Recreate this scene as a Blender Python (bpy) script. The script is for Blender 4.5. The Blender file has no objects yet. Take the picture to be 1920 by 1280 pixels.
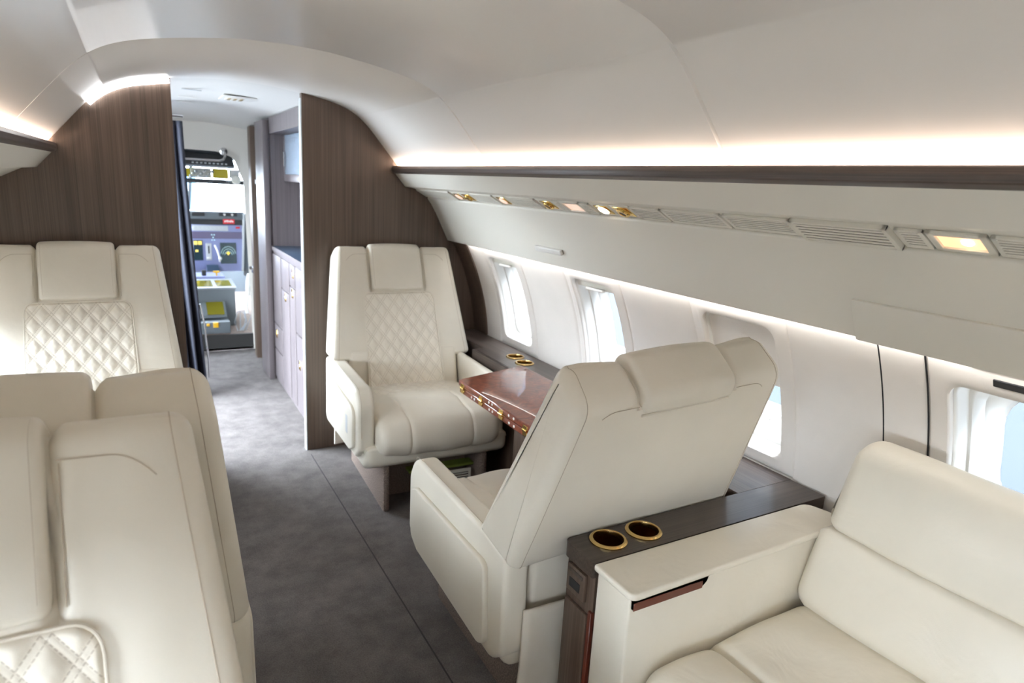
import bpy, bmesh, math, random
from mathutils import Vector, Matrix
random.seed(7)
PI = math.pi
S = bpy.context.scene
C = S.collection
R = math.radians

# ------------------------------------------------------------------ helpers
def link(o, parent=None):
    C.objects.link(o)
    if parent is not None:
        o.parent = parent
    return o

def obj(name, bm, mat, parent=None, sharp=40):
    """one mesh object out of a bmesh (or a list of bmeshes)"""
    if isinstance(bm, (list, tuple)):
        base = bm[0]
        for b in bm[1:]:
            me = bpy.data.meshes.new('tmp'); b.to_mesh(me); base.from_mesh(me); bpy.data.meshes.remove(me); b.free()
        bm = base
    bmesh.ops.recalc_face_normals(bm, faces=bm.faces)
    me = bpy.data.meshes.new(name)
    bm.to_mesh(me); bm.free()
    me.polygons.foreach_set('use_smooth', [True] * len(me.polygons))
    me.set_sharp_from_angle(angle=R(sharp))
    me.materials.append(mat)
    return link(bpy.data.objects.new(name, me), parent)

def empty(name, loc=(0, 0, 0), rz=0):
    o = bpy.data.objects.new(name, None)
    o.location = loc; o.rotation_euler = (0, 0, rz); o.empty_display_size = .1
    return link(o)

def tag(o, label=None, cat=None, group=None, kind=None):
    if label: o['label'] = label
    if cat: o['category'] = cat
    if group: o['group'] = group
    if kind: o['kind'] = kind
    return o

def struct(o, label=None, cat=None):
    o['kind'] = 'structure'
    if label: o['label'] = label
    if cat: o['category'] = cat
    return o

def copy_tree(o, parent=None):
    c = o.copy(); C.objects.link(c)
    if parent is not None: c.parent = parent
    for ch in list(o.children): copy_tree(ch, c)
    return c

def mesh_bm(verts, faces):
    bm = bmesh.new()
    vs = [bm.verts.new(v) for v in verts]
    for f in faces:
        try: bm.faces.new([vs[i] for i in f])
        except ValueError: pass
    return bm

def xform(bm, M):
    bmesh.ops.transform(bm, matrix=M, verts=bm.verts)
    return bm

def hexa(c, bev=0, seg=3):
    """8 corners: bottom 4 ccw, top 4 ccw"""
    bm = mesh_bm(c, [(3, 2, 1, 0), (4, 5, 6, 7), (0, 1, 5, 4), (1, 2, 6, 5), (2, 3, 7, 6), (3, 0, 4, 7)])
    if bev > 0:
        bmesh.ops.bevel(bm, geom=list(bm.edges), offset=bev, segments=seg, profile=.5, affect='EDGES', clamp_overlap=True)
    return bm

def box(x0, x1, y0, y1, z0, z1, bev=0, seg=3):
    return hexa([(x0, y0, z0), (x1, y0, z0), (x1, y1, z0), (x0, y1, z0), (x0, y0, z1), (x1, y0, z1), (x1, y1, z1), (x0, y1, z1)], bev, seg)

def fillet(poly, rads, n=6, closed=True):
    out = []
    N = len(poly)
    for i, p in enumerate(poly):
        p = Vector(p)
        r = rads[i] if isinstance(rads, (list, tuple)) else rads
        if (not closed and i in (0, N - 1)) or r <= 1e-6:
            out.append(p); continue
        a = Vector(poly[i - 1]); b = Vector(poly[(i + 1) % N])
        da = (a - p); db = (b - p); la, lb = da.length, db.length
        da.normalize(); db.normalize()
        ang = da.angle(db)
        if ang > PI - .02: out.append(p); continue
        t = min(r / math.tan(ang / 2), la * .49, lb * .49)
        rr = t * math.tan(ang / 2)
        cdir = (da + db).normalized()
        c = p + cdir * (rr / math.sin(ang / 2))
        s = p + da * t - c; e = p + db * t - c
        a0 = math.atan2(s.y, s.x); a1 = math.atan2(e.y, e.x)
        d = (a1 - a0 + PI) % (2 * PI) - PI
        for k in range(n + 1):
            th = a0 + d * k / n
            out.append(c + Vector((math.cos(th), math.sin(th))) * rr)
    return out

def resample(pts, step, closed=True):
    out = []
    N = len(pts)
    for i in range(N if closed else N - 1):
        a, b = pts[i], pts[(i + 1) % N]
        L = (b - a).length
        if L < 1e-7: continue
        k = max(1, int(round(L / step)))
        for j in range(k): out.append(a.lerp(b, j / k))
    if not closed: out.append(pts[-1])
    return out

def loop_normals(pts):
    N = len(pts)
    area = sum(pts[i].x * pts[(i + 1) % N].y - pts[(i + 1) % N].x * pts[i].y for i in range(N))
    sg = 1 if area > 0 else -1
    ns = []
    for i in range(N):
        t = (pts[(i + 1) % N] - pts[i - 1])
        n = Vector((t.y, -t.x)) * sg
        ns.append(n.normalized() if n.length > 1e-9 else Vector((0, 0)))
    return ns

def soft_prism(poly, rads, u0, u1, r, mapf, step=.03, nu=2, er=4, disp=None, nf=5, ri=None):
    """extrude a filleted profile (p,q) from u0 to u1, ends rounded with radius r.
    mapf(u,p,q)->xyz ; disp(u,p,q,n)->offset along profile normal"""
    pts = resample(fillet(poly, rads, nf), step)
    ns = loop_normals(pts)
    N = len(pts)
    secs = []
    ri = r if ri is None else ri
    for k in range(er + 1):
        th = PI / 2 * k / er
        secs.append((u0 + r - r * math.cos(th), ri * (1 - math.sin(th))))
    for k in range(1, nu):
        secs.append((u0 + r + (u1 - u0 - 2 * r) * k / nu, 0))
    for k in range(er + 1):
        th = PI / 2 * k / er
        secs.append((u1 - r + r * math.sin(th), ri * (1 - math.cos(th))))
    verts, faces = [], []
    for u, ins in secs:
        w = 1 - ins / max(ri, 1e-9) if ri > 0 else 1
        for p, n in zip(pts, ns):
            q = p - n * ins
            if disp: q = q + n * disp(u, p.x, p.y, n) * w
            verts.append(mapf(u, q.x, q.y))
    M = len(secs)
    for i in range(M - 1):
        for j in range(N):
            a = i * N + j; b = i * N + (j + 1) % N
            faces.append((a, b, b + N, a + N))
    faces.append(tuple(range(N)))
    faces.append(tuple((M - 1) * N + j for j in reversed(range(N))))
    return mesh_bm(verts, faces)

MX = lambda u, p, q: (u, p, q)        # extrude along x, profile (y,z)
MY = lambda u, p, q: (p, u, q)        # extrude along y, profile (x,z)
MZ = lambda u, p, q: (p, q, u)        # extrude along z, profile (x,y)

def tube(path, r, n=8, closed=False):
    P = [Vector(p) for p in path]
    N = len(P)
    verts, faces = [], []
    up = Vector((0, 0, 1))
    prev = None
    for i in range(N):
        if closed: t = P[(i + 1) % N] - P[i - 1]
        else: t = P[min(i + 1, N - 1)] - P[max(i - 1, 0)]
        t.normalize()
        if prev is None:
            a = t.cross(up)
            if a.length < 1e-3: a = t.cross(Vector((1, 0, 0)))
        else:
            a = prev - t * prev.dot(t)
        a.normalize(); prev = a
        b = t.cross(a)
        for k in range(n):
            th = 2 * PI * k / n
            verts.append(P[i] + (a * math.cos(th) + b * math.sin(th)) * r)
    for i in range(N if closed else N - 1):
        for k in range(n):
            i2 = (i + 1) % N
            faces.append((i * n + k, i * n + (k + 1) % n, i2 * n + (k + 1) % n, i2 * n + k))
    if not closed:
        faces.append(tuple(range(n))); faces.append(tuple((N - 1) * n + k for k in reversed(range(n))))
    return mesh_bm(verts, faces)

def lathe(prof, n=32, M=None, cap=True):
    verts, faces = [], []
    for r, z in prof:
        for k in range(n):
            th = 2 * PI * k / n
            verts.append((r * math.cos(th), r * math.sin(th), z))
    for i in range(len(prof) - 1):
        for k in range(n):
            a = i * n + k; b = i * n + (k + 1) % n
            faces.append((a, b, b + n, a + n))
    if cap:
        if prof[0][0] > 1e-6: faces.append(tuple(reversed(range(n))))
        if prof[-1][0] > 1e-6: faces.append(tuple((len(prof) - 1) * n + k for k in range(n)))
    bm = mesh_bm(verts, faces)
    bmesh.ops.remove_doubles(bm, verts=bm.verts, dist=1e-6)
    if M is not None: xform(bm, M)
    return bm

T = Matrix.Translation
def ROT(a, ax): return Matrix.Rotation(a, 4, ax)

# ------------------------------------------------------------------ materials
def node(nt, t, **k):
    n = nt.nodes.new(t)
    for a, b in k.items(): setattr(n, a, b)
    return n

def lin(c):  # sRGB 0..255 -> linear
    return tuple(((v / 255) / 12.92 if v / 255 <= .04045 else ((v / 255 + .055) / 1.055) ** 2.4) for v in c)

def base_mat(name, col, rough=.5, metal=0, coat=0, spec=.5):
    m = bpy.data.materials.new(name); m.use_nodes = True
    nt = m.node_tree; b = nt.nodes['Principled BSDF']
    b.inputs['Base Color'].default_value = (*col, 1)
    b.inputs['Roughness'].default_value = rough
    b.inputs['Metallic'].default_value = metal
    b.inputs['Coat Weight'].default_value = coat
    b.inputs['Coat Roughness'].default_value = .03
    b.inputs['Specular IOR Level'].default_value = spec
    return m, nt, b

def coords(nt, scale=(1, 1, 1), rot=(0, 0, 0)):
    tc = node(nt, 'ShaderNodeTexCoord'); mp = node(nt, 'ShaderNodeMapping')
    mp.inputs['Scale'].default_value = scale; mp.inputs['Rotation'].default_value = rot
    nt.links.new(tc.outputs['Object'], mp.inputs['Vector'])
    return mp.outputs['Vector']

def noise(nt, vec, scale, detail=3, rough=.5, dist=0):
    n = node(nt, 'ShaderNodeTexNoise')
    n.inputs['Scale'].default_value = scale; n.inputs['Detail'].default_value = detail
    n.inputs['Roughness'].default_value = rough; n.inputs['Distortion'].default_value = dist
    nt.links.new(vec, n.inputs['Vector'])
    return n.outputs['Fac']

def ramp(nt, fac, stops):
    r = node(nt, 'ShaderNodeValToRGB')
    el = r.color_ramp.elements
    el[0].position, el[0].color = stops[0][0], (*stops[0][1], 1)
    el[1].position, el[1].color = stops[-1][0], (*stops[-1][1], 1)
    for p, c in stops[1:-1]:
        e = el.new(p); e.color = (*c, 1)
    nt.links.new(fac, r.inputs['Fac'])
    return r.outputs['Color']

def bump(nt, b, h, strength=.2, dist=.002):
    n = node(nt, 'ShaderNodeBump')
    n.inputs['Strength'].default_value = strength; n.inputs['Distance'].default_value = dist
    nt.links.new(h, n.inputs['Height']); nt.links.new(n.outputs['Normal'], b.inputs['Normal'])
    return n

def leather(name, col, rough=.42, wr=.5, grain=.25):
    m, nt, b = base_mat(name, col, rough)
    v = coords(nt)
    big = noise(nt, v, 9, 3, .55, .6)
    fine = noise(nt, v, 420, 2, .6)
    k = tuple(c * .93 for c in col)
    nt.links.new(ramp(nt, noise(nt, v, 5, 4), [(.3, k), (.7, col)]), b.inputs['Base Color'])
    b1 = node(nt, 'ShaderNodeBump'); b1.inputs['Strength'].default_value = wr; b1.inputs['Distance'].default_value = .012
    nt.links.new(big, b1.inputs['Height'])
    b2 = node(nt, 'ShaderNodeBump'); b2.inputs['Strength'].default_value = grain; b2.inputs['Distance'].default_value = .0006
    nt.links.new(fine, b2.inputs['Height']); nt.links.new(b1.outputs['Normal'], b2.inputs['Normal'])
    nt.links.new(b2.outputs['Normal'], b.inputs['Normal'])
    return m

def wood(name, axis, dark, light, rough=.42, fine=1.0):
    m, nt, b = base_mat(name, light, rough)
    sc = {'x': (1.2, 190, 190), 'y': (190, 1.2, 190), 'z': (190, 190, 1.2)}[axis]
    sc = tuple(s * fine if s > 2 else s for s in sc)
    v = coords(nt, sc)
    f = noise(nt, v, 1.0, 3, .65)
    sc2 = tuple(s * .12 if s > 2 else s for s in sc)
    g = noise(nt, coords(nt, sc2), 1.0, 2, .5)
    mx = node(nt, 'ShaderNodeMath', operation='MULTIPLY_ADD'); mx.inputs[1].default_value = .65
    nt.links.new(f, mx.inputs[0])
    m2 = node(nt, 'ShaderNodeMath', operation='MULTIPLY'); m2.inputs[1].default_value = .35
    nt.links.new(g, m2.inputs[0]); nt.links.new(m2.outputs[0], mx.inputs[2])
    nt.links.new(ramp(nt, mx.outputs[0], [(.33, dark), (.67, light)]), b.inputs['Base Color'])
    bump(nt, b, f, .12, .0006)
    return m

def emit(name, col, strength):
    m = bpy.data.materials.new(name); m.use_nodes = True
    b = m.node_tree.nodes['Principled BSDF']
    b.inputs['Base Color'].default_value = (*[min(1, c) for c in col], 1)
    b.inputs['Emission Color'].default_value = (*col, 1); b.inputs['Emission Strength'].default_value = strength
    return m

CREAM = (.81, .755, .655)
M = {}
M['leather'] = leather('cream_leather', CREAM, .40, .22)
M['sofa'] = leather('ivory_leather', (.77, .715, .61), .36, .35)
M['shell'] = leather('ivory_side_leather', (.80, .75, .65), .36, .06)
M['wall'] = leather('wall_leather', (.79, .745, .70), .55, .10, .5)
M['thread'], _, _ = base_mat('stitching_thread', (.50, .43, .34), .7)
M['wood_z'] = wood('dark_wood_upright', 'z', (.052, .034, .0245), (.130, .088, .065), .45)
M['wood_x'] = wood('dark_wood_across', 'x', (.024, .017, .014), (.085, .062, .049), .34)
M['wood_y'] = wood('dark_wood_lengthwise', 'y', (.034, .024, .021), (.112, .084, .071), .36)
M['galley'] = wood('galley_wood', 'z', (.088, .074, .078), (.155, .132, .138), .4)
M['brass'], nt, b = base_mat('brushed_brass', (.72, .50, .20), .22, 1)
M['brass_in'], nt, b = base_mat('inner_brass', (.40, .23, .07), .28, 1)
M['gold'], nt, b = base_mat('polished_gold', (.80, .55, .18), .15, 1)
M['steel'], nt, b = base_mat('steel', (.65, .65, .66), .22, 1)
M['black'], nt, b = base_mat('black_plastic', (.012, .012, .014), .5)
M['dark'], nt, b = base_mat('dark_void', (.02, .018, .017), .8)
M['seam'], nt, b = base_mat('carpet_joint', (.055, .05, .05), .9)
M['grey'], nt, b = base_mat('grey_panel_paint', (.13, .15, .165), .45)
M['lgrey'], nt, b = base_mat('light_grey_plastic', (.55, .57, .58), .4)
M['mgrey'], nt, b = base_mat('mid_grey_plastic', (.26, .28, .30), .4)
M['white'], nt, b = base_mat('white_plastic', (.80, .79, .76), .4)
M['psu'], nt, b = base_mat('cream_plastic', (.76, .735, .66), .45)
M['slot'], nt, b = base_mat('vent_slot_shade', (.13, .13, .11), .7)  # dark tone stands in for the shade inside the vent slots
M['redwood'], nt, b = base_mat('red_brown_wood', (.115, .026, .014), .3)
M['yellow'], nt, b = base_mat('yellow_paint', (.75, .42, .02), .4)
M['olive'], nt, b = base_mat('olive_glass', (.15, .13, .012), .15, 0, .5)
M['gold2'], nt, b = base_mat('yellow_visor_glass', (.50, .40, .02), .25)
M['red'], nt, b = base_mat('red_tag', (.60, .02, .03), .5)
M['navy'], nt, b = base_mat('navy_counter', (.035, .06, .10), .35)
M['green'], nt, b = base_mat('green_strip', (.20, .26, .04), .6)
M['window'], nt, b = base_mat('window_frame_plastic', (.82, .80, .76), .4)

# ceiling headliner
m, nt, b = base_mat('headliner', (.86, .835, .80), .30)
v = coords(nt, (1, .15, 1))
bump(nt, b, noise(nt, v, 60, 3), .05, .001)
M['ceiling'] = m
m, nt, b = base_mat('valence_panel', (.78, .755, .685), .46)
bump(nt, b, noise(nt, coords(nt), 500, 2), .08, .0005)
M['valence'] = m
# carpet
m, nt, b = base_mat('taupe_carpet', (.2, .18, .17), .95, spec=.1)
v = coords(nt)
f1 = noise(nt, v, 230, 4, .8); f2 = noise(nt, v, 9, 5, .7)
mx = node(nt, 'ShaderNodeMix', data_type='RGBA', blend_type='MULTIPLY'); mx.inputs['Factor'].default_value = 1
nt.links.new(ramp(nt, f1, [(.3, (.105, .095, .092)), (.7, (.235, .215, .208))]), mx.inputs['A'])
nt.links.new(ramp(nt, f2, [(.32, (.74, .74, .74)), (.68, (1.20, 1.19, 1.18))]), mx.inputs['B'])
nt.links.new(mx.outputs['Result'], b.inputs['Base Color'])
bump(nt, b, f1, .9, .004)
M['carpet'] = m
m, nt, b = base_mat('brown_carpet', (.2, .16, .14), .95, spec=.1)
f1 = noise(nt, coords(nt), 200, 3, .75)
nt.links.new(ramp(nt, f1, [(.3, (.10, .075, .062)), (.7, (.34, .27, .235))]), b.inputs['Base Color'])
bump(nt, b, f1, 1, .006)
M['carpet2'] = m
# burl table
m, nt, b = base_mat('burl_lacquer', (.2, .05, .02), .5, 0, .8, .25)
v = coords(nt)
f = noise(nt, v, 16, 6, .62, 2.2)
nt.links.new(ramp(nt, f, [(.28, (.09, .018, .008)), (.5, (.19, .042, .017)), (.72, (.28, .075, .028))]), b.inputs['Base Color'])
M['burl'] = m
# curtain
m, nt, b = base_mat('navy_curtain', (.024, .027, .042), .8)
bump(nt, b, noise(nt, coords(nt), 400, 2), .3, .001)
M['curtain'] = m
# quilt with two-tone stitching, uv in metres
PU, PV = .062, .078
m, nt, b = base_mat('quilted_leather', CREAM, .42)
uv = node(nt, 'ShaderNodeUVMap'); sx = node(nt, 'ShaderNodeSeparateXYZ')
nt.links.new(uv.outputs[0], sx.inputs[0])
def mth(op, a, b_=None, c=None):
    n = node(nt, 'ShaderNodeMath', operation=op)
    for i, q in enumerate((a, b_, c)):
        if q is None: continue
        if isinstance(q, (int, float)): n.inputs[i].default_value = q
        else: nt.links.new(q, n.inputs[i])
    return n.outputs[0]
u_ = mth('DIVIDE', sx.outputs['X'], PU); v_ = mth('DIVIDE', sx.outputs['Y'], PV)
masks = []
for sg in (1, -1):
    a = mth('ADD', u_, mth('MULTIPLY', v_, sg))
    d = mth('ABSOLUTE', mth('SUBTRACT', a, mth('ROUND', a)))
    near = mth('COMPARE', d, .095, .015)
    dash = mth('GREATER_THAN', mth('FRACT', mth('DIVIDE', sx.outputs['Y'], .0055)), .28)
    masks.append(mth('MULTIPLY', near, dash))
mk = mth('MULTIPLY', mth('MAXIMUM', masks[0], masks[1]), .75)
mx = node(nt, 'ShaderNodeMix', data_type='RGBA'); nt.links.new(mk, mx.inputs['Factor'])
mx.inputs['A'].default_value = (*CREAM, 1); mx.inputs['B'].default_value = (.42, .35, .27, 1)
nt.links.new(mx.outputs['Result'], b.inputs['Base Color'])
bump(nt, b, noise(nt, coords(nt), 420, 2, .6), .2, .0006)
M['quilt'] = m
# glass
def glass(name, tint=(1, 1, 1), gl=.08):
    m = bpy.data.materials.new(name); m.use_nodes = True
    nt = m.node_tree; nt.nodes.clear()
    o = node(nt, 'ShaderNodeOutputMaterial'); mixn = node(nt, 'ShaderNodeMixShader')
    t = node(nt, 'ShaderNodeBsdfTransparent'); g = node(nt, 'ShaderNodeBsdfGlossy')
    t.inputs[0].default_value = (*tint, 1); g.inputs['Roughness'].default_value = .05
    mixn.inputs[0].default_value = gl
    nt.links.new(t.outputs[0], mixn.inputs[1]); nt.links.new(g.outputs[0], mixn.inputs[2]); nt.links.new(mixn.outputs[0], o.inputs[0])
    return m
M['glass'] = glass('window_glass', (.96, .98, 1), .05)
M['cabglass'] = glass('cabinet_glass', (.86, .90, .96), .14)
nt = M['cabglass'].node_tree
df = node(nt, 'ShaderNodeBsdfDiffuse'); df.inputs[0].default_value = (.50, .58, .68, 1)
mx = node(nt, 'ShaderNodeMixShader'); mx.inputs[0].default_value = .28
out = nt.nodes['Material Output']; src = out.inputs[0].links[0].from_socket
nt.links.new(src, mx.inputs[1]); nt.links.new(df.outputs[0], mx.inputs[2]); nt.links.new(mx.outputs[0], out.inputs[0])
M['tumbler'] = glass('tumbler_glass', (.86, .88, .9), .35)
M['led'] = emit('warm_led', (1, .70, .48), 10)
M['led_cool'] = emit('cool_led', (.95, .97, 1), 14)
M['lamp'] = emit('warm_lens', (1, .58, .32), 1.0)
M['lamp_hot'] = emit('hot_lens', (1, .82, .58), 12)
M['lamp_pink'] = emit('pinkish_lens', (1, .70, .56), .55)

# ------------------------------------------------------------------ cabin geometry
CX = .44
def mir(x): return 2 * CX - x
Y0, YB, YF = -3.0, 3.262, 5.5
WR, WZ = 1.22, .5
UP = [(1.16, 1.469), (1.24, 1.455), (1.34, 1.415), (1.42, 1.35), (1.50, 1.27), (1.56, 1.18)]
def wall_x(z, d=0):
    if z <= 1.16:
        th = math.asin(max(-1, min(1, (z - WZ) / WR)))
        return CX + (WR + d) * math.cos(th)
    for (z0, x0), (z1, x1) in zip(UP, UP[1:]):
        if z <= z1: return x0 + (x1 - x0) * (z - z0) / (z1 - z0)
    return UP[-1][1]
def wpt(y, z, d=0, side=1):
    if z <= 1.16:
        th = math.asin((z - WZ) / WR)
        x, zz = CX + (WR + d) * math.cos(th), WZ + (WR + d) * math.sin(th)
    else: x, zz = wall_x(z) + d, z
    return (x if side > 0 else mir(x), y, zz)

# ceiling profile : offset from centre line, height
CP = [(0, 1.797), (.13, 1.792), (.26, 1.776), (.38, 1.755), (.46, 1.733), (.52, 1.703), (.57, 1.662), (.62, 1.608), (.68, 1.538), (.735, 1.474), (.765, 1.438), (.80, 1.40)]
def catmull(P, n=5):
    out = []
    for i in range(len(P) - 1):
        p0 = P[max(i - 1, 0)]; p1 = P[i]; p2 = P[i + 1]; p3 = P[min(i + 2, len(P) - 1)]
        for k in range(n):
            t = k / n
            out.append(tuple(.5 * ((2 * b) + (c - a) * t + (2 * a - 5 * b + 4 * c - d) * t * t + (3 * b - a - 3 * c + d) * t ** 3) for a, b, c, d in zip(p0, p1, p2, p3)))
    out.append(P[-1])
    return out
half = catmull(CP, 5)
cprof = [(CX - d, z) for d, z in reversed(half)] + [(CX + d, z) for d, z in half[1:]]
def ceil_z(x):
    d = abs(x - CX)
    for (a, za), (b_, zb) in zip(half, half[1:]):
        if d <= b_: return za + (zb - za) * (d - a) / (b_ - a)
    return half[-1][1]

rows = [(Y0, 0)]
for s in (-2.4, -1.25, -.1, 1.08, 2.26):
    rows += [(s - .006, 0), (s - .002, .005), (s + .002, .005), (s + .006, 0)]
rows += [(3.30, 0)]
verts, faces = [], []
n = len(cprof)
for y, o in rows:
    for x, z in cprof:
        d = x - CX
        verts.append((x + (o if d > .45 else (-o if d < -.45 else 0)), y, z + o))
for i in range(len(rows) - 1):
    for j in range(n - 1):
        a = i * n + j
        faces.append((a, a + 1, a + 1 + n, a + n))
struct(obj('ceiling', mesh_bm(verts, faces), M['ceiling'], sharp=60), 'white curved cabin headliner', 'ceiling')

# floor
struct(obj('floor', box(-.70, 1.60, Y0, 5.55, -.03, 0), M['carpet']), 'grey taupe cabin carpet', 'floor')
for ax in (.703,):
    tag_ = obj('trim_1' if ax > .5 else 'trim_2', box(ax - .0025, ax + .0025, -1, 3.2, 0.0, .0010), M['seam'])
    struct(tag_, 'dark seam running along the aisle carpet', 'carpet seam')

# side walls with window openings
WINS = [2.757, 2.025, 1.305, .568, -.16, -.885, -1.61, -2.335]
def rrect(y0, y1, z0, z1, r, n=6, k=6):
    cs = [(y1 - r, z1 - r, 0), (y0 + r, z1 - r, 90), (y0 + r, z0 + r, 180), (y1 - r, z0 + r, 270)]
    out = []
    for i, (cy, cz, a) in enumerate(cs):
        for j in range(n + 1):
            th = R(a + 90 * j / n)
            out.append(Vector((cy + r * math.cos(th), cz + r * math.sin(th))))
        ny, nz, na = cs[(i + 1) % 4]
        e = Vector((ny + r * math.cos(R(na)), nz + r * math.sin(R(na))))
        s = out[-1]
        for j in range(1, k): out.append(s.lerp(e, j / k))
    return out
OH, OZ0, OZ1, ORD = .136, .645, 1.06, .032
def wall(side):
    verts, faces = [], []
    zs_low = [-.03, .1, .2, .3, .4, .5, .6]
    zs_up = [1.16, 1.20, 1.24, 1.30, 1.34, 1.38, 1.42, 1.46, 1.50, 1.56]
    def grid(ys, zs):
        b0 = len(verts)
        for y, o in ys:
            for z in zs: verts.append(wpt(y, z, o, side))
        nz = len(zs)
        for i in range(len(ys) - 1):
            for j in range(nz - 1):
                a = b0 + i * nz + j
                faces.append((a, a + 1, a + 1 + nz, a + nz))
    grid([(Y0, 0), (YB + .03, 0)], zs_low)
    grid([(Y0, 0), (YB + .03, 0)], zs_up)
    zm = [.6 + .56 * k / 22 for k in range(23)]
    G = .004
    ed = []
    for c in WINS: ed += [(c - .181, c + .181)]
    ed.sort()
    cur = Y0
    def plain(a, b_):
        ys = [(a, G), (a + .003, G * .6), (a + .010, .0), (a + .02, -.001), (b_ - .02, -.001), (b_ - .010, 0), (b_ - .003, G * .6), (b_, G)]
        grid(ys, zm)
    for a, b_ in ed:
        if a - cur > .02:
            if abs(a - .387 - .36) < .01 or (cur < .76 and a > .76): pass
            plain(cur, a)
        # window module
        yc = (a + b_) / 2
        top = (.80 if yc > 1.8 else .93) if side < 0 else (1.036 if abs(yc - WINS[3]) < .01 else OZ1)   # unseen left openings cut short to hold back daylight, no blinds there
        hole = rrect(yc - OH, yc + OH, OZ0, top, ORD)
        outer = rrect(a - .004, b_ + .004, .6, 1.16, .0005)
        b0 = len(verts); L = len(hole)
        rings = [(0, .0075), (.04, G), (.08, G * .5), (.15, 0), (.5, -.001), (.8, -.004), (.93, -.006), (1, -.003)]
        for t, o in rings:
            for p, q in zip(outer, hole):
                e = p.lerp(q, t); verts.append(wpt(e.x, min(e.y, 1.1599), o, side))
        # lip into the opening
        for o in (.004, .014):
            for q in hole: verts.append(wpt(q.x, q.y, o, side))
        for i in range(len(rings) + 1):
            for j in range(L):
                p = b0 + i * L + j; q = b0 + i * L + (j + 1) % L
                faces.append((p, q, q + L, p + L))
        cur = b_
    if side > 0: pass
    plain(cur, YB + .03)
    # hidden sealing strips behind the lower and upper panel edges
    for (za, da), (zb, db) in (((.565, -.0005), (.632, .001)), ((1.195, .004), (1.13, .001))):
        b0 = len(verts)
        for y in (Y0, YB + .03):
            verts.append(wpt(y, za, da, side)); verts.append(wpt(y, (za + zb) / 2, .012, side)); verts.append(wpt(y, zb, db, side))
        faces.extend([(b0, b0 + 1, b0 + 4, b0 + 3), (b0 + 1, b0 + 2, b0 + 5, b0 + 4)])
    return mesh_bm(verts, faces)
struct(obj('wall_right', wall(1), M['wall'], sharp=50), 'white leather window wall panels', 'wall')
struct(obj('wall_left', wall(-1), M['wall'], sharp=50), 'white leather window wall panels', 'wall')
# dark joint strips beside the window nearest the sofa
for k, (ya, yb) in enumerate(((.859, .8625), (.7505, .7535))):
    vs, fs = [], []
    zz = [.60 + .56 * i / 20 for i in range(21)]
    for z in zz:
        for y, d in ((ya, .001), (ya, -.0015), (yb, -.0015), (yb, .001)): vs.append(wpt(y, z, d))
    for i in range(20):
        for j in range(3): fs.append((i * 4 + j, i * 4 + j + 1, i * 4 + 5 + j, i * 4 + 4 + j))
    struct(obj('trim_%d' % (4 + k), mesh_bm(vs, fs), M['black']), 'dark joint between leather wall panels', 'trim')

# back wall, forward bulkheads
struct(obj('wall_back', box(-.85, 1.75, Y0 - .04, Y0, -.03, 1.85), M['wall']), 'rear cabin wall', 'wall')
def bulkhead(x0, x1, y0, y1):
    """slice of the cabin cross-section between x0 and x1"""
    xs = []
    pts = [(x0, 0.0)]
    if x1 > 1.2:      # right: follow the hull
        pts += [(wall_x(z) + .01, z) for z in [i * .08 for i in range(0, 15)] + [1.2, 1.28, 1.36, 1.42]]
        pts += [(CX + d, z - .001) for d, z in reversed(half) if CX + d > x0 + .01 and d < .75]
        pts += [(x0, ceil_z(x0) - .001)]
    else:
        pts += [(x1, 0.0), (x1, ceil_z(x1) - .001)]
        pts += [(CX - d, z - .001) for d, z in half if CX - d < x1 - .01 and d < .75]
        pts += [(mir(wall_x(z)) - .01, z) for z in [1.42, 1.36, 1.28, 1.2] + [i * .08 for i in range(14, -1, -1)]]
        pts = pts[1:]
    bm = bmesh.new()
    f = [bm.verts.new((p[0], y0, p[1])) for p in pts]
    k = [bm.verts.new((p[0], y1, p[1])) for p in pts]
    bm.faces.new(f); bm.faces.new(list(reversed(k)))
    N = len(pts)
    for i in range(N): bm.faces.new((f[i], k[i], k[(i + 1) % N], f[(i + 1) % N]))
    return bm
struct(obj('wall_front_right', bulkhead(.70, 1.66, YB, YB + .036), M['wood_z']), 'dark wood bulkhead right of the doorway', 'bulkhead')
struct(obj('wall_front_left', bulkhead(-.78, .16, YB, YB + .036), M['wood_z']), 'dark wood bulkhead left of the doorway', 'bulkhead')
# wood strip on the wall in front of the bulkhead
vs, fs = [], []
zz = [.60 + .56 * i / 20 for i in range(21)]
for z in zz:
    for y, d in ((3.10, 0.001), (3.10, -.008), (3.261, -.008)): vs.append(wpt(y, z, d))
for i in range(20):
    for j in range(2): fs.append((i * 3 + j, i * 3 + j + 1, i * 3 + 4 + j, i * 3 + 3 + j))
struct(obj('trim_6', mesh_bm(vs, fs), M['wood_z']), 'wood strip where window wall meets bulkhead', 'trim')
# aluminium edge of the doorway
struct(obj('trim_7', box(.694, .70, YB - .002, YB + .038, 0, 1.752, .001), M['lgrey']), 'pale edge strip on the doorway bulkhead', 'trim')

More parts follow.
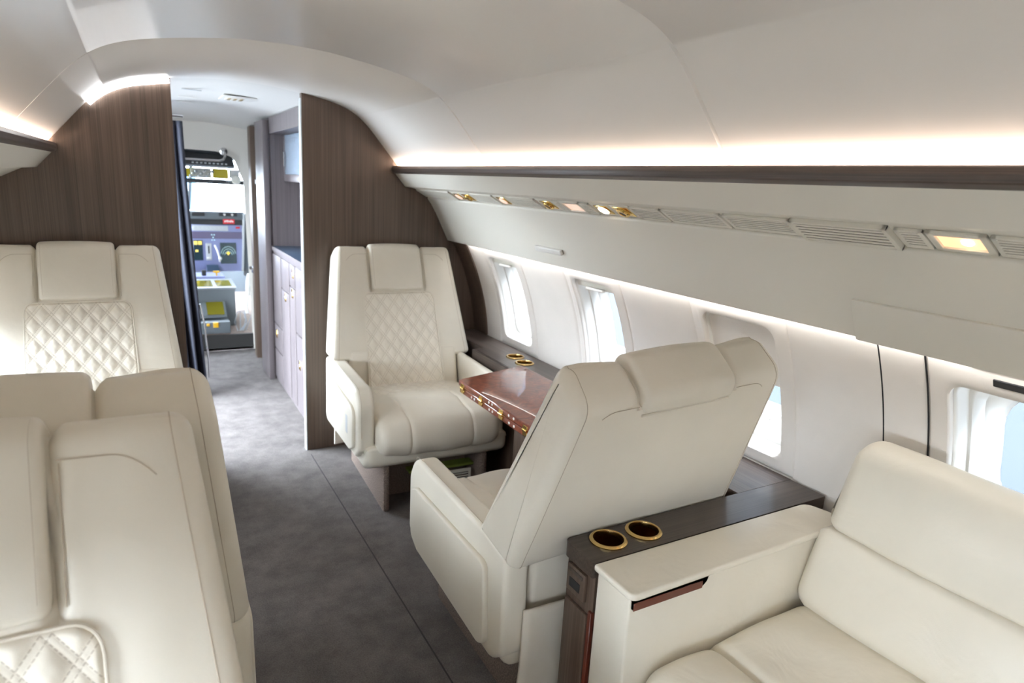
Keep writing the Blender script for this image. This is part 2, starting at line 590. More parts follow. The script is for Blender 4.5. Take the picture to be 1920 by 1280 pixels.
# ledge rails, ceiling-side valences and the angled strips between (both sides)
def sweep(poly, rads, side, y0, y1, r=.002, nf=5):
    if side < 0: poly = [(mir(x), z) for x, z in poly]
    return soft_prism(poly, rads, y0, y1, r, MY, step=.4, nu=1, er=2, nf=nf)
K1, K2, K3 = (1.215, 1.376), (1.265, 1.370), (1.332, 1.334)
V = [(1.334, 1.328), (1.360, 1.296), (1.392, 1.243), (1.425, 1.178), (1.452, 1.125), (1.463, 1.103)]
ti = 8
for side, nm in ((1, 'right'), (-1, 'left')):
    rail = [(1.157, 1.477), (1.146, 1.475), (1.139, 1.462), (1.141, 1.447), (1.156, 1.439), (1.235, 1.430), (1.235, 1.424 + .012), (1.162, 1.446)]
    o = obj('trim_%d' % ti, sweep(rail, [.003, .006, .006, .006, .004, 0, 0, 0], side, Y0, YB), M['wood_y'])
    struct(o, 'dark wood ledge rail under the ceiling glow, %s side' % nm, 'rail'); ti += 1
    under = [(1.160, 1.4385), K1, K2, K3, (1.36, 1.345), (1.29, 1.40), (1.23, 1.428)]
    o = obj('trim_%d' % ti, sweep(under, [0, .01, .004, .002, 0, 0, 0], side, Y0, YB), M['valence'])
    struct(o, 'cream underside panel below the ledge rail', 'panel'); ti += 1
    val = V + [(1.478, 1.103), (1.492, 1.13), (1.47, 1.20), (1.42, 1.29), (1.36, 1.335)]
    o = obj('trim_%d' % ti, sweep(val, [.008, 0, 0, 0, 0, .006, .006, 0, 0, 0, 0], side, Y0, YB), M['valence'])
    struct(o, 'cream valence panel above the windows', 'panel'); ti += 1

# cove LED strips (real lamps in the troughs behind the rails)
for side in (1, -1):
    x = 1.172 if side > 0 else mir(1.172)
    for k, (a, b_) in enumerate(((Y0 + .02, -1.02), (-.98, 1.08), (1.10, 3.255))):
        L = bpy.data.lights.new('cove_led', 'AREA'); L.shape = 'RECTANGLE'
        L.size = .014; L.size_y = b_ - a
        L.energy = 3.4 * (b_ - a); L.color = (1, .765, .615)
        lo = bpy.data.objects.new('cove_led', L); link(lo)
        lo.location = (x, (a + b_) / 2, 1.449); lo.rotation_euler = (PI, 0, 0)
# wash strip hidden behind the valence bottom
for side in (1, -1):
    x = 1.476 if side > 0 else mir(1.476)
    for a, b_ in ((Y0 + .05, 0), (.02, 3.08)):
        L = bpy.data.lights.new('wall_wash_led', 'AREA'); L.shape = 'RECTANGLE'
        L.size = .012; L.size_y = b_ - a; L.energy = .55 * (b_ - a); L.color = (1, .97, .93)
        lo = bpy.data.objects.new('wall_wash_led', L); link(lo)
        lo.location = (x + .006 * side, (a + b_) / 2, 1.1015); lo.rotation_euler = (0, -.35 * side, 0)

# ------------------------------------------------------------------ windows
def window(i, yc, shade, OZ1=1.06):
    w = empty('window_%d' % i, wpt(yc, .85)); bpy.context.view_layer.update()
    inv = Matrix.Translation(-Vector(w.location))
    struct(w, 'cabin window %s' % ('with blind half drawn' if shade == 'half' else 'letting in daylight'), 'window')
    def ring(ins, d, r):
        return [wpt(q.x, q.y, d) for q in rrect(yc - OH + ins, yc + OH - ins, OZ0 + ins, OZ1 - ins, r)]
    def loft(rs):
        vs = [p for r_ in rs for p in r_]; L = len(rs[0]); fs = []
        for a in range(len(rs) - 1):
            for j in range(L): fs.append((a * L + j, a * L + (j + 1) % L, (a + 1) * L + (j + 1) % L, (a + 1) * L + j))
        return mesh_bm(vs, fs)
    fr = loft([ring(-.004, .012, .034), ring(.001, .012, .034), ring(.004, .015, .034), ring(.006, .022, .034), ring(.010, .050, .040), ring(.012, .054, .042)])
    obj('frame', xform(fr, inv), M['window'], w)
    f2 = loft([ring(.011, .053, .042), ring(.017, .054, .05), ring(.020, .058, .055), ring(.028, .086, .068), ring(.034, .090, .074), ring(.046, .112, .085), ring(.056, .116, .085)])
    obj('inner_frame', xform(f2, inv), M['window'], w)
    rr = ring(.050, .110, .085)
    cen = wpt(yc, (OZ0 + OZ1) / 2, .110)
    vs = rr + [cen]; N = len(rr)
    obj('pane', xform(mesh_bm(vs, [(j, (j + 1) % N, N) for j in range(N)]), inv), M['glass'], w)
    # blind: sheet sliding in the frame, a grip bar on its lower edge
    zb = {'up': 1.022, 'half': .865, 'none': None}[shade]
    if zb:
        zs = [zb + (1.058 - zb) * k / 8 for k in range(9)]
        vs, fs = [], []
        for z in zs:
            for y, d in ((yc - OH + .006, .019), (yc + OH - .006, .019), (yc + OH - .006, .023), (yc - OH + .006, .023)): vs.append(wpt(y, z, d))
        for a in range(8):
            for j in range(4): fs.append((a * 4 + j, a * 4 + (j + 1) % 4, a * 4 + 4 + (j + 1) % 4, a * 4 + 4 + j))
        fs += [(0, 1, 2, 3), (35, 34, 33, 32)]
        sh = obj('blind', xform(mesh_bm(vs, fs), inv), M['psu'] if shade == 'up' else M['wall'], w)
        if shade == 'up':
            c = Vector(wpt(yc, zb + .004, .010))
            g = box(-.008, .008, -.055, .055, -.006, .006, .004)
            obj('grip', xform(g, inv @ T(c)), M['white'], sh)
    return w
window(1, WINS[0], 'up'); window(2, WINS[1], 'up'); window(3, WINS[2], 'half')
w4 = window(4, WINS[3], 'none', 1.036)
# switch slot and light panel above the fourth window
c = Vector(wpt(.545, 1.066, -.003)); inv4 = T(-Vector(w4.location))
th = math.asin((1.066 - WZ) / WR)
sw = box(-.003, .003, -.070, .070, -.009, .009, .002)
obj('switch_strip', xform(sw, inv4 @ T(c) @ ROT(-th, 'Y')), M['black'], w4)
c = Vector(wpt(.545, 1.112, -.004))
th = math.asin((1.112 - WZ) / WR)
obj('light_panel', xform(box(-.003, .003, -.11, .11, -.024, .024, .002), inv4 @ T(c) @ ROT(-th, 'Y')), M['white'], w4)

# ------------------------------------------------------------------ angled service strip fittings
PA = Vector((K2[0], 0, K2[1])); PD = Vector((K3[0] - K2[0], 0, K3[1] - K2[1])); PL = PD.length; PD.normalize()
PN = Vector((PD.z, 0, -PD.x)); PN = PN if PN.z < 0 else -PN
def psu_m(y, t=.5):
    p = PA + PD * (PL * t) + Vector((0, y, 0))
    return Matrix(((0, PD.x, PN.x, p.x), (1, PD.y, PN.y, p.y), (0, PD.z, PN.z, p.z), (0, 0, 0, 1)))   # local x = along cabin, y = across strip, z = out
def louvre(y0, y1, label, proud=.004, wide=.068):
    yc = (y0 + y1) / 2; L = y1 - y0; Mx = psu_m(yc)
    o = empty('air_vent', Mx.translation); inv = T(-Mx.translation)
    tag(o, label, 'air vent', 'louvred air vents in the overhead strip')
    bms = []
    h = wide / 2; b_ = .006
    bms.append(box(-L / 2, L / 2, -h, -h + b_, 0, proud + .003, .001, 1)); bms.append(box(-L / 2, L / 2, h - b_, h, 0, proud + .003, .001, 1))
    bms.append(box(-L / 2, -L / 2 + .010, -h, h, 0, proud + .003, .001, 1)); bms.append(box(L / 2 - .010, L / 2, -h, h, 0, proud + .003, .001, 1))
    ns = 6; span = wide - 2 * b_
    for k in range(ns):
        c = -h + b_ + span * (k + .5) / ns; hw = span / ns * .27
        bms.append(hexa([(-L / 2 + .008, c - hw, 0), (L / 2 - .008, c - hw, 0), (L / 2 - .008, c + hw, 0), (-L / 2 + .008, c + hw, 0),
                         (-L / 2 + .008, c - hw, proud + .003), (L / 2 - .008, c - hw, proud + .003), (L / 2 - .008, c + hw, proud + .003), (-L / 2 + .008, c + hw, proud + .003)]))
    obj('grille', [xform(q, inv @ Mx) for q in bms], M['psu'], o)
    obj('backing', xform(box(-L / 2 + .004, L / 2 - .004, -h + .004, h - .004, 0, proud + .0014), inv @ Mx), M['slot'], o)
    return o
def plate(o, inv, Mx, L, W=.068, hole=0):
    return obj('mount_plate', xform(box(-L / 2, L / 2, -W / 2, W / 2, 0, .003, .0012, 2), inv @ Mx), M['psu'], o)
def gasper(y, label, L=.10):
    Mx = psu_m(y); o = empty('air_nozzle', Mx.translation); inv = T(-Mx.translation)
    tag(o, label, 'air nozzle', 'brass air nozzles in the overhead strip')
    plate(o, inv, Mx, L)
    obj('bezel', xform(box(-.036, .036, -.025, .025, .002, .0055, .0025, 2), inv @ Mx), M['gold'], o)
    obj('nozzle', xform(lathe([(.022, .004), (.022, .010), (.019, .013), (.012, .013), (.011, .006), (0, .006)], 24), inv @ Mx), M['gold'], o)
    obj('throat', xform(lathe([(0.0101, .0065), (.0101, .0115), (0, .0118)], 20), inv @ Mx), M['black'], o)
def spot(y, label, hot=False, L=.10):
    Mx = psu_m(y); o = empty('reading_light', Mx.translation); inv = T(-Mx.translation)
    tag(o, label, 'reading light', 'brass reading lights in the overhead strip')
    plate(o, inv, Mx, L)
    obj('bezel', xform(box(-.034, .034, -.024, .024, .002, .0055, .0025, 2), inv @ Mx), M['gold'], o)
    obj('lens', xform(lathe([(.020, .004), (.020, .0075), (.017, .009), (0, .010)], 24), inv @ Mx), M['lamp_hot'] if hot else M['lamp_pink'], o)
def square_lamp(y, L, label, lit):
    Mx = psu_m(y); o = empty('square_ceiling_light', Mx.translation); inv = T(-Mx.translation)
    tag(o, label, 'ceiling light', 'square lights in the overhead strip')
    bms = []
    h, l = .036, L / 2
    for a in ((-l, l, -h, -h + .012), (-l, l, h - .012, h), (-l, -l + .014, -h, h), (l - .014, l, -h, h)):
        bms.append(box(*a, 0, .007, .002, 2))
    obj('frame', [xform(q, inv @ Mx) for q in bms], M['psu'], o)
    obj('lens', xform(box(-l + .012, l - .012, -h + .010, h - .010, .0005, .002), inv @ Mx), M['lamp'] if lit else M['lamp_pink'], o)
    if lit:
        obj('bulb', xform(lathe([(.011, .002), (.009, .005), (0, .006)], 20), inv @ T(-.01 * Vector((0, 1, 0))) @ Mx), M['lamp_hot'], o)
louvre(2.84, 3.24, 'slotted cream air vent beside the dark wood bulkhead')
spot(2.775, 'small round reading light nearest the bulkhead', L=.09)
gasper(2.675, 'brass air nozzle next to the small light nearest the bulkhead', L=.10)
louvre(2.41, 2.62, 'slotted cream air vent just aft of the forward brass nozzle')
spot(2.35, 'dim brass reading light between two slotted vents', L=.10)
louvre(2.075, 2.295, 'slotted cream air vent between dim reading light and middle brass nozzle')
gasper(2.01, 'brass air nozzle in the middle of the overhead strip', L=.11)
louvre(1.915, 1.95, 'very short slotted vent between brass nozzle and pinkish square light')
square_lamp(1.852, .12, 'pinkish unlit square light with cream frame', False)
louvre(1.738, 1.788, 'short slotted vent between pinkish square light and lit round light')
spot(1.685, 'brightly lit round brass reading light', True, L=.095)
gasper(1.585, 'brass air nozzle beside the brightly lit round light', L=.095)
louvre(1.402, 1.532, 'slotted vent right after the brass nozzle near the lit light')
louvre(1.18, 1.392, 'second slotted vent after the brass nozzle, over third window')
louvre(.975, 1.170, 'third slotted vent after the nozzle, touching the large raised vent')
louvre(.745, .966, 'large raised slotted vent standing proud of the strip', .010, .086)
louvre(.682, .736, 'short slotted vent beside the glowing square lamp')
square_lamp(.625, .105, 'glowing warm square lamp at the right of the overhead strip', True)
louvre(.40, .568, 'slotted vent at the right edge past the glowing lamp')

# small handle on the valence, drop-down panel on the valence
a = Vector((V[3][0], 0, V[3][1])); b_ = Vector((V[4][0], 0, V[4][1]))
vd = (b_ - a).normalized(); vn = Vector((vd.z, 0, -vd.x)); vn = vn if vn.x < 0 else -vn
def val_m(y, s=.5):
    p = a.lerp(b_, s) + Vector((0, y, 0))
    return Matrix(((0, vd.x, vn.x, p.x), (1, 0, 0, p.y), (0, vd.z, vn.z, p.z), (0, 0, 0, 1)))
Mx = val_m(2.185, .15)
o = obj('valence_latch', xform(box(-.095, .095, -.011, .011, 0, .015, .004), T(-Mx.translation) @ Mx), M['white'])
o.location = Mx.translation
tag(o, 'small white latch bar on the cream valence above the second window', 'latch')
o = empty('drop_down_panel', (1.44, .40, 1.16)); inv = T(-Vector(o.location))
tag(o, 'cream drop-down panel in the valence above the sofa window', 'panel')
bm = sweep([(1.417, 1.198), (1.4275, 1.176), (1.455, 1.122), (1.466, 1.100), (1.4575, 1.097), (1.446, 1.1175), (1.418, 1.1725), (1.4075, 1.1945)], [.002] * 8, 1, -.45, .886, .003)
obj('panel', xform(bm, inv), M['valence'], o)

# ------------------------------------------------------------------ seats
def back_w(z): return .352 - .057 * max(0, min(1, (z - .57) / .5)) - .0 * z
def mback(u, p, q): return (u * back_w(q), p, q)
BF = lambda z: -.10 - .20 * (z - .57) / .50          # front face line y(z)
def sstep(a, b_, x):
    t = max(0, min(1, (x - a) / (b_ - a))); return t * t * (3 - 2 * t)
def make_seat(aisle):
    root = empty('armchair_seat')
    HRW, HZ = .131, .868
    def dback(u, p, q, n):
        x = abs(u * back_w(q))
        d = 0
        if q > .92 or (n.x > .3 and q > HZ - .01):
            d -= .020 * math.exp(-((x - HRW - .003) / .009) ** 2) * sstep(HZ - .015, HZ + .01, q)
            if n.x < -.5 and q < 1.0: d = 0
        if n.x > .4 and q > .56:                       # soft wings on the front
            d += .008 * math.exp(-((x - .24) / .06) ** 2) * sstep(.56, .7, q)
        if n.x < -.4: d += .006 * (1 - (u / 1.0) ** 2) * sstep(.55, .7, q) * (1 - sstep(.9, 1.0, q))
        return d
    prof = [(-.095, .548), (BF(1.07), 1.07), (-.335, 1.080), (-.412, 1.026), (-.278, .545)]
    PR = [.022, .042, .045, .045, .025]
    bm = soft_prism(prof, PR, -1, 1, .09, lambda u, p, q: (u * back_w(q), p, q), step=.014, nu=64, er=6, disp=dback, ri=.028)
    low = soft_prism([(-.06, .40), (-.11, .60), (-.26, .60), (-.255, .26), (-.12, .26)], .02, -.276, .276, .02, MX, .05, 4, 3)
    back = obj('backrest', [bm, low], M['leather'], root)
    # stitching along the rear and front edges of the wings
    for s in (-1, 1):
        pr = fillet(prof, PR, 6)
        nr = loop_normals(resample(pr, .02)); pp = resample(pr, .02)
        path = []
        for q, nn in zip(pp, nr):
            dd = dback(s * .915, q.x, q.y, nn) + .0002
            path.append((s * back_w(q.y) * .915, q.x + nn.x * dd, q.y + nn.y * dd))
        obj('stitching', tube(path, .0008, 5, True), M['thread'], back)
        # seams across the top of the wing, front and rear, and down beside the headrest
        for zq, fwd, x1 in ((1.045, 1, .25), (1.005, 0, .235)):
            pts = []
            for k in range(14):
                x = .142 + (x1 - .142) * k / 13
                z_ = zq - (.030 * ((x - .20) / .05) ** 2 if x > .20 else 0)
                if fwd: pts.append((s * x, BF(z_) + .0008 + .008 * math.exp(-((x - .24) / .06) ** 2), z_))
                else: pts.append((s * x, -.412 + (1.026 - z_) * .2786 - .0008, z_))
            obj('stitching', tube(pts, .0008, 5), M['thread'], back)
        pts = [(s * .1455, BF(.88 + .16 * k / 12) + .0008 + .008 * math.exp(-(.0945 / .06) ** 2) - .020 * math.exp(-(.0115 / .009) ** 2), .88 + .16 * k / 12) for k in range(13)]
        obj('stitching', tube(pts, .0008, 5), M['thread'], back)
    # headrest pad wrapping over the top
    o_ = .009
    hp = [(BF(.872) + o_, .872), (BF(1.07) + o_, 1.079), (-.335, 1.0920), (-.421, 1.033), (-.411, .988), (-.37, .988), (-.34, 1.03), (-.30, 1.0), (BF(.872) - .03, .872)]
    hr = soft_prism(hp, [.012, .035, .04, .045, .010, .006, .02, .02, .006], -HRW, HRW, .014, MX, .014, 14, 5,
                    lambda u, p, q, n: .005 * (1 - (u / HRW) ** 2))
    hro = obj('headrest', hr, M['leather'], root)
    hpp = resample(fillet(hp[:5], [0, .035, .04, .045, 0], 5, False), .012, False)
    for s in (-1, 1):
        obj('stitching', tube([(s * (HRW - .013), p.x + .0002, p.y) for p in hpp if p.y > .885 and p.x > -.34], .0008, 5), M['thread'], hro)
    obj('piping', tube([(-.128 + .256 * k / 16, -.412 + .047 * .2786 - .0022, .979) for k in range(17)], .0032, 6), M['leather'], hro)
    # quilted panel in the middle of the back
    def quilt(u, v):
        a = u / PU + v / PV; c = u / PU - v / PV
        da = abs(a - round(a)); dc = abs(c - round(c))
        f = lambda d: sstep(.07, .40, d)
        r_ = lambda d: -.0010 * math.exp(-((d - .095) / .022) ** 2)
        return .0044 * (f(da) * f(dc)) ** .75 + r_(da) + r_(dc)
    def quilt_panel(name, wfun, s0, s1, pos, corner, nu, ns, top_round=True):
        vs, fs, uvs = [], [], []
        for i in range(ns + 1):
            s = s0 + (s1 - s0) * i / ns
            for j in range(nu + 1):
                k = -1 + 2 * j / nu
                w = wfun(s)
                dtop = s1 - s
                if dtop < corner: w -= corner - math.sqrt(max(0, corner ** 2 - (corner - dtop) ** 2))
                u = k * w
                edge = min((w - abs(u)), s1 - s, s - s0 + .02)
                h = quilt(u, s) * sstep(.0, .012, edge) + .004 * sstep(0, .006, edge) - .002
                vs.append(pos(u, s, h)); uvs.append((u, s))
        for i in range(ns):
            for j in range(nu):
                a = i * (nu + 1) + j
                fs.append((a, a + 1, a + nu + 2, a + nu + 1))
        bm = mesh_bm(vs, fs); bm.verts.ensure_lookup_table()
        ul = bm.loops.layers.uv.new('UVMap')
        bm.verts.index_update()
        for f in bm.faces:
            for l in f.loops: l[ul].uv = uvs[l.vert.index]
        return obj(name, bm, M['quilt'], root, 180)
    nrm = Vector((.50, .20)).normalized()          # front normal in (y,z)
    def pos(u, s, h):
        z = s; return (u, BF(z) + .0075 * math.exp(-((abs(u) - .24) / .06) ** 2) + nrm.x * (h + .001), z + nrm.y * h)
    quilt_panel('quilted_back_panel', lambda s: .178 + .012 * (.86 - s) / .45, .415, .862, pos, .035, 132, 150)
    # border stitching / piping round the quilt
    pts = []
    for s in [.42 + .405 * i / 20 for i in range(21)]: pts.append((.178 + .012 * (.86 - s) / .45 + .002, s))
    for k in range(1, 7): pts.append((.145 + .035 * math.cos(R(90 * k / 6)), .829 + .035 * math.sin(R(90 * k / 6))))
    pts = pts + [(-x, s) for x, s in reversed(pts)]
    obj('piping', tube([(x, BF(s) + .0042 + .0075 * math.exp(-((abs(x) - .24) / .06) ** 2), s) for x, s in pts], .0022, 6), M['leather'], back)
    # seat cushion with fat front
    def dseat(u, p, q, n):
        d = 0
        if p > .12 or q < .40:
            for s in (-.14, .14): d -= .006 * math.exp(-((u - s) / .006) ** 2) * sstep(.10, .18, p)
        d -= .007 * math.exp(-((p - .135) / .007) ** 2) * (1 if n.y > .5 else 0)
        d += .010 * (1 - (u / .28) ** 2) * (1 if p > .1 else .3)
        d += .0022 * math.sin(u * 37 + p * 21) * math.sin(p * 31 + 1.3) * (1 if p > .15 else .2)
        return d
    cp = [(-.10, .33), (.30, .285), (.425, .272), (.458, .33), (.43, .418), (.24, .447), (-.10, .425)]
    cush = soft_prism(cp, [.02, .05, .045, .06, .075, .15, .02], -.281, .281, .045, MX, .016, 60, 6, dseat)
    co = obj('seat_cushion', cush, M['leather'], root)
    def pos2(u, s, h):
        return (u, s, .4355 + .012 * s + .003 * (1 - (u / .28) ** 2) + h)
    quilt_panel('quilted_seat_panel', lambda s: .19, -.07, .125, pos2, .03, 110, 60)
    # arms, side panels
    ap = [(.388, .30), (.388, .49), (.345, .560), (-.15, .562), (-.262, .544), (-.268, .28), (-.21, .232), (.33, .252)]
    for s in (aisle, -aisle):
        ow = .354 if s == aisle else .318
        am = soft_prism(ap, [.03, .06, .07, .08, .02, .05, .05, .05], .284 if s > 0 else -ow, ow if s > 0 else -.284, .015, MX, .03, 4, 5)
        arm = obj('armrest', am, M['shell'], root)
        if s != aisle: continue
        x0 = s * .350; x1 = s * .368
        sp = [(.335, .30), (.345, .455), (.30, .475), (-.175, .488), (-.195, .27), (-.16, .25), (.28, .272)]
        sm = soft_prism(sp, [.03, .03, .03, .025, .03, .03, .03], min(x0, x1), max(x0, x1), .006, MX, .04, 1, 3)
        pn = obj('side_panel', sm, M['shell'], arm)
        sl = box(min(s * .3665, s * .3692), max(s * .3665, s * .3692), .225, .258, .335, .415, .001, 1)
        if aisle > 0: obj('pull_slot', sl, M['lgrey'], pn)
        # arm-top seam
        path = [(s * .341, y, z) for y, z in ((.392, .36), (.3915, .49), (.380, .52), (.352, .5545), (.30, .5612), (0, .562), (-.15, .5622), (-.24, .549))]
        obj('stitching', tube(path, .0008, 5), M['thread'], arm)
    # lower shell and rear skirt
    bp = [(-.25, .215), (.36, .205), (.412, .235), (.412, .315), (.30, .33), (-.25, .33)]
    bm = soft_prism(bp, [.03, .04, .04, .012, .02, .01], -.330, .330, .03, MX, .04, 6, 4)
    obj('seat_base', bm, M['shell'], root)
    vs, fs = [], []
    nn = 16
    for k in range(nn + 1):
        u = k / nn; z = .40 - .33 * u; y = -.272 - .004 * math.sin(u * PI)
        for x in [-.30 + .60 * j / 24 for j in range(25)]:
            vs.append((x + .012 * u * (1 if x > 0 else -1) * (abs(x) > .25), y + .006 * math.sin(x * 30 + 4 * u) * u, z + .006 * math.sin(x * 9)))
    for k in range(nn):
        for j in range(24):
            p = k * 25 + j; fs.append((p, p + 1, p + 26, p + 25))
    sk = obj('rear_skirt', mesh_bm(vs, fs), M['leather'], root)
    md = sk.modifiers.new('solid', 'SOLIDIFY'); md.thickness = .008; md.offset = 0
    # carpeted pedestal with a grille at the front
    pd = [box(-.20, .20, -.22, .24, 0, .225, .012, 2), box(-.245, -.215, -.20, .385, 0, .215, .012, 2), box(.215, .245, -.20, .385, 0, .215, .012, 2)]
    po = obj('carpeted_pedestal', pd, M['carpet2'], root)
    gb = [box(-.17, -.055, .30, .306, .045, .052), box(-.17, -.055, .30, .306, .105, .120), box(-.17, -.160, .30, .306, .045, .12), box(-.066, -.055, .30, .306, .045, .12)]
    for k in range(4): gb.append(box(-.165, -.06, .30, .305, .058 + .012 * k, .063 + .012 * k))
    obj('grille', [xform(q, T((-.02, .02, 0))) for q in gb], M['psu'], po)
    obj('edge_strip', box(-.215, .10, .24, .30, .122, .134, .002, 1), M['green'], po)
    return root

seat_right = make_seat(1)
seat_left = make_seat(-1)
SEATS = [
    (1.103, 2.835, PI - .045, 1, 0, 'cream leather armchair facing aft against the right dark wood bulkhead, beside the table'),
    (1.060, 1.432, -.012, -1, 6.5, 'cream leather armchair seen from behind, between burl table and wood credenza'),
    (-.222, 2.835, PI, -1, 0, 'cream quilted armchair facing aft by the left wood bulkhead'),
    (-.210, 1.472, 0, 1, 0, 'cream armchair on the left whose back top peeks over the nearest seat'),
    (-.250, .619, PI, -1, 0, 'large nearest cream armchair, quilted front towards the viewer, bottom left'),
]
used = set()
for x, y, rz, aisle, rec, lab in SEATS:
    src = seat_right if aisle > 0 else seat_left
    o = copy_tree(src) if aisle in used else src
    used.add(aisle)
    o.location = (x, y, 0); o.rotation_euler = (0, 0, rz)
    tag(o, lab, 'armchair', 'cream leather cabin armchairs')
    for ch in o.children:                       # recline the back about its hinge
        if ch.name.split('.')[0] in ('backrest', 'headrest', 'quilted_back_panel'):
            rot = Matrix.Rotation(R(-.46 * rec), 4, 'Y') @ Matrix.Rotation(R(rec), 4, 'X')
            ch.matrix_basis = T((0, -.18, .54)) @ rot @ T((0, .18, -.54))

# ------------------------------------------------------------------ slabs with round holes
def slab_holes(poly, z0, z1, holes, edge=.004):
    bm = bmesh.new()
    loops = []
    pts = [Vector(p) for p in poly]
    loops.append(pts)
    for cx, cy, r in holes:
        loops.append([Vector((cx + r * math.cos(2 * PI * k / 32), cy + r * math.sin(2 * PI * k / 32))) for k in range(32)])
    top_e = []
    allv = []
    for lp in loops:
        vt = [bm.verts.new((p.x, p.y, z1)) for p in lp]; vb = [bm.verts.new((p.x, p.y, z0)) for p in lp]
        N = len(lp)
        for i in range(N):
            top_e.append(bm.edges.new((vt[i], vt[(i + 1) % N])))
        allv.append((vt, vb))
    bmesh.ops.triangle_fill(bm, use_beauty=True, use_dissolve=False, edges=top_e)
    for vt, vb in allv:
        N = len(vt)
        for i in range(N): bm.faces.new((vt[i], vt[(i + 1) % N], vb[(i + 1) % N], vb[i]))
    return bm

def cup_holder(x, y, z, label, r=.041):
    o = empty('cup_holder', (x, y, z))
    tag(o, label, 'cup holder', 'brass cup holders')
    obj('rim', lathe([(r - .0015, -.004), (r - .001, .0004), (r + .004, .0004), (r + .0045, .0035), (r + .001, .0065), (r - .004, .0065), (r - .005, .002), (r - .005, -.006)], 48, cap=False), M['brass'], o)
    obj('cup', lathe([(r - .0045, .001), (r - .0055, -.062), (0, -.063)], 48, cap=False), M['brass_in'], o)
    obj('base_pad', lathe([(r - .010, -.0625), (r - .010, -.0595), (0, -.0592)], 32), M['black'], o)
    return o

# side ledge under the windows
o = empty('side_ledge', (1.5, 2.2, 0)); iv = T((-1.5, -2.2, 0))
tag(o, 'dark wood side ledge running along the wall below the windows', 'ledge')
CH1 = [(1.560, 2.630, .041), (1.545, 2.515, .041)]
poly = [(1.424, 1.124), (wall_x(.58) - .006, 1.124), (wall_x(.58) - .006, 3.255), (1.492, 3.255), (1.492, 2.84), (1.442, 2.84), (1.442, 1.36), (1.424, 1.36)]
tp = slab_holes(poly, .530, .598, CH1)
obj('ledge_top', xform(tp, iv), M['wood_y'], o)
obj('front_lip', xform(soft_prism([(1.430, .548), (1.444, .548), (1.444, .597), (1.430, .597)], [.004] * 4, 1.362, 2.84, .001, MY, .05, 1, 2), iv), M['wood_y'], o)
obj('fascia', xform(box(1.448, 1.460, 1.124, 2.84, 0, .55), iv), M['wood_z'], o)
obj('fascia', xform(box(1.494, 1.506, 2.84, 3.255, 0, .55), iv), M['wood_z'], o)
obj('bolster_rail', xform(soft_prism([(1.446, .520), (1.426, .520), (1.410, .545), (1.426, .550)], .006, 1.80, 2.40, .008, MY, .05, 1, 3), iv), M['shell'], o)
cup_holder(CH1[0][0], CH1[0][1], .598, 'small brass cup holder farther forward on the side ledge')
cup_holder(CH1[1][0], CH1[1][1], .598, 'small brass cup holder on the side ledge nearer the burl table')

# credenza between chair and sofa
o = empty('credenza', (1.2, 1.06, 0)); iv = T((-1.2, -1.06, 0))
tag(o, 'narrow dark wood credenza with two cup holders between armchair and sofa', 'cabinet')
CH2 = [(.921, 1.070, .041), (1.028, 1.068, .041)]
poly = [tuple(p) for p in fillet([(.830, 1.004), (1.645, 1.004), (1.645, 1.120), (.830, 1.120)], [.004, .002, .002, .016], 5)]
obj('cabinet_top', xform(slab_holes(poly, .562, .600, CH2), iv), M['wood_x'], o)
obj('body', xform(slab_holes([(.842, 1.008), (1.53, 1.008), (1.53, 1.1135), (.842, 1.1135)], 0, .5615, [(a_, b_, .0395) for a_, b_, c_ in CH2]), iv), M['wood_z'], o)
dr = obj('drawer', xform(box(.834, .846, 1.035, 1.106, .478, .548, .003, 2), iv), M['wood_z'], o)
obj('finger_pull', xform(box(.8325, .838, 1.044, 1.100, .530, .540, .001, 1), iv), M['wood_x'], dr)
obj('recess', xform(box(.8330, .838, 1.052, 1.094, .492, .516, .001, 1), iv), M['black'], dr)
obj('door', xform(box(.834, .846, 1.022, 1.108, .03, .455, .003, 2), iv), M['wood_z'], o)
obj('edge_band', xform(box(.836, .846, 1.006, 1.018, .03, .47, .001, 1), iv), M['redwood'], o)
cup_holder(CH2[0][0], CH2[0][1], .600, 'large brass cup holder at the aisle end of the credenza')
cup_holder(CH2[1][0], CH2[1][1], .600, 'large brass cup holder second from the aisle on the credenza')

# ------------------------------------------------------------------ burl table
o = empty('folding_table', (1.25, 2.0, 0)); iv = T((-1.25, -2.0, 0))
tag(o, 'glossy red burl folding table between the two right armchairs', 'table')
tp = [(1.085, 2.268), (1.085, 1.672), (1.445, 1.655), (1.445, 2.372)]
up = soft_prism(tp, [.012, .03, .01, .02], .6135, .6365, .003, MZ, .1, 1, 2)
lo = soft_prism([(1.088, 2.262), (1.088, 1.676), (1.392, 1.66), (1.392, 2.35)], [.012, .03, .01, .02], .586, .6105, .003, MZ, .1, 1, 2)
lf = obj('upper_leaf', xform(up, iv), M['burl'], o)
l2 = obj('lower_leaf', xform(lo, iv), M['burl'], o)
for k, y in enumerate((2.225, 2.065, 1.905, 1.735)):
    bms = [xform(lathe([(.005, -.014), (.005, .014)], 12), T((1.083, y, .612)) @ ROT(PI / 2, 'X')), box(1.0825, 1.087, y - .014, y + .014, .616, .629, .001, 1), box(1.0825, 1.087, y - .014, y + .014, .592, .608, .001, 1)]
    obj('hinge', [xform(q, iv) for q in bms], M['gold'], o)
sc = []
for y in (2.15, 2.125, 2.0, 1.975, 1.85, 1.815):
    for z in (.597, .6255):
        if z > .61 and y > 2.0: continue
        sc.append(xform(lathe([(.0055, 0), (.0045, .0012), (0, .0015)], 12), T((1.0852 if z > .61 else 1.0882, y, z)) @ ROT(-PI / 2, 'Y')))
obj('screw_cap', [xform(q, iv) for q in sc], M['white'], o)
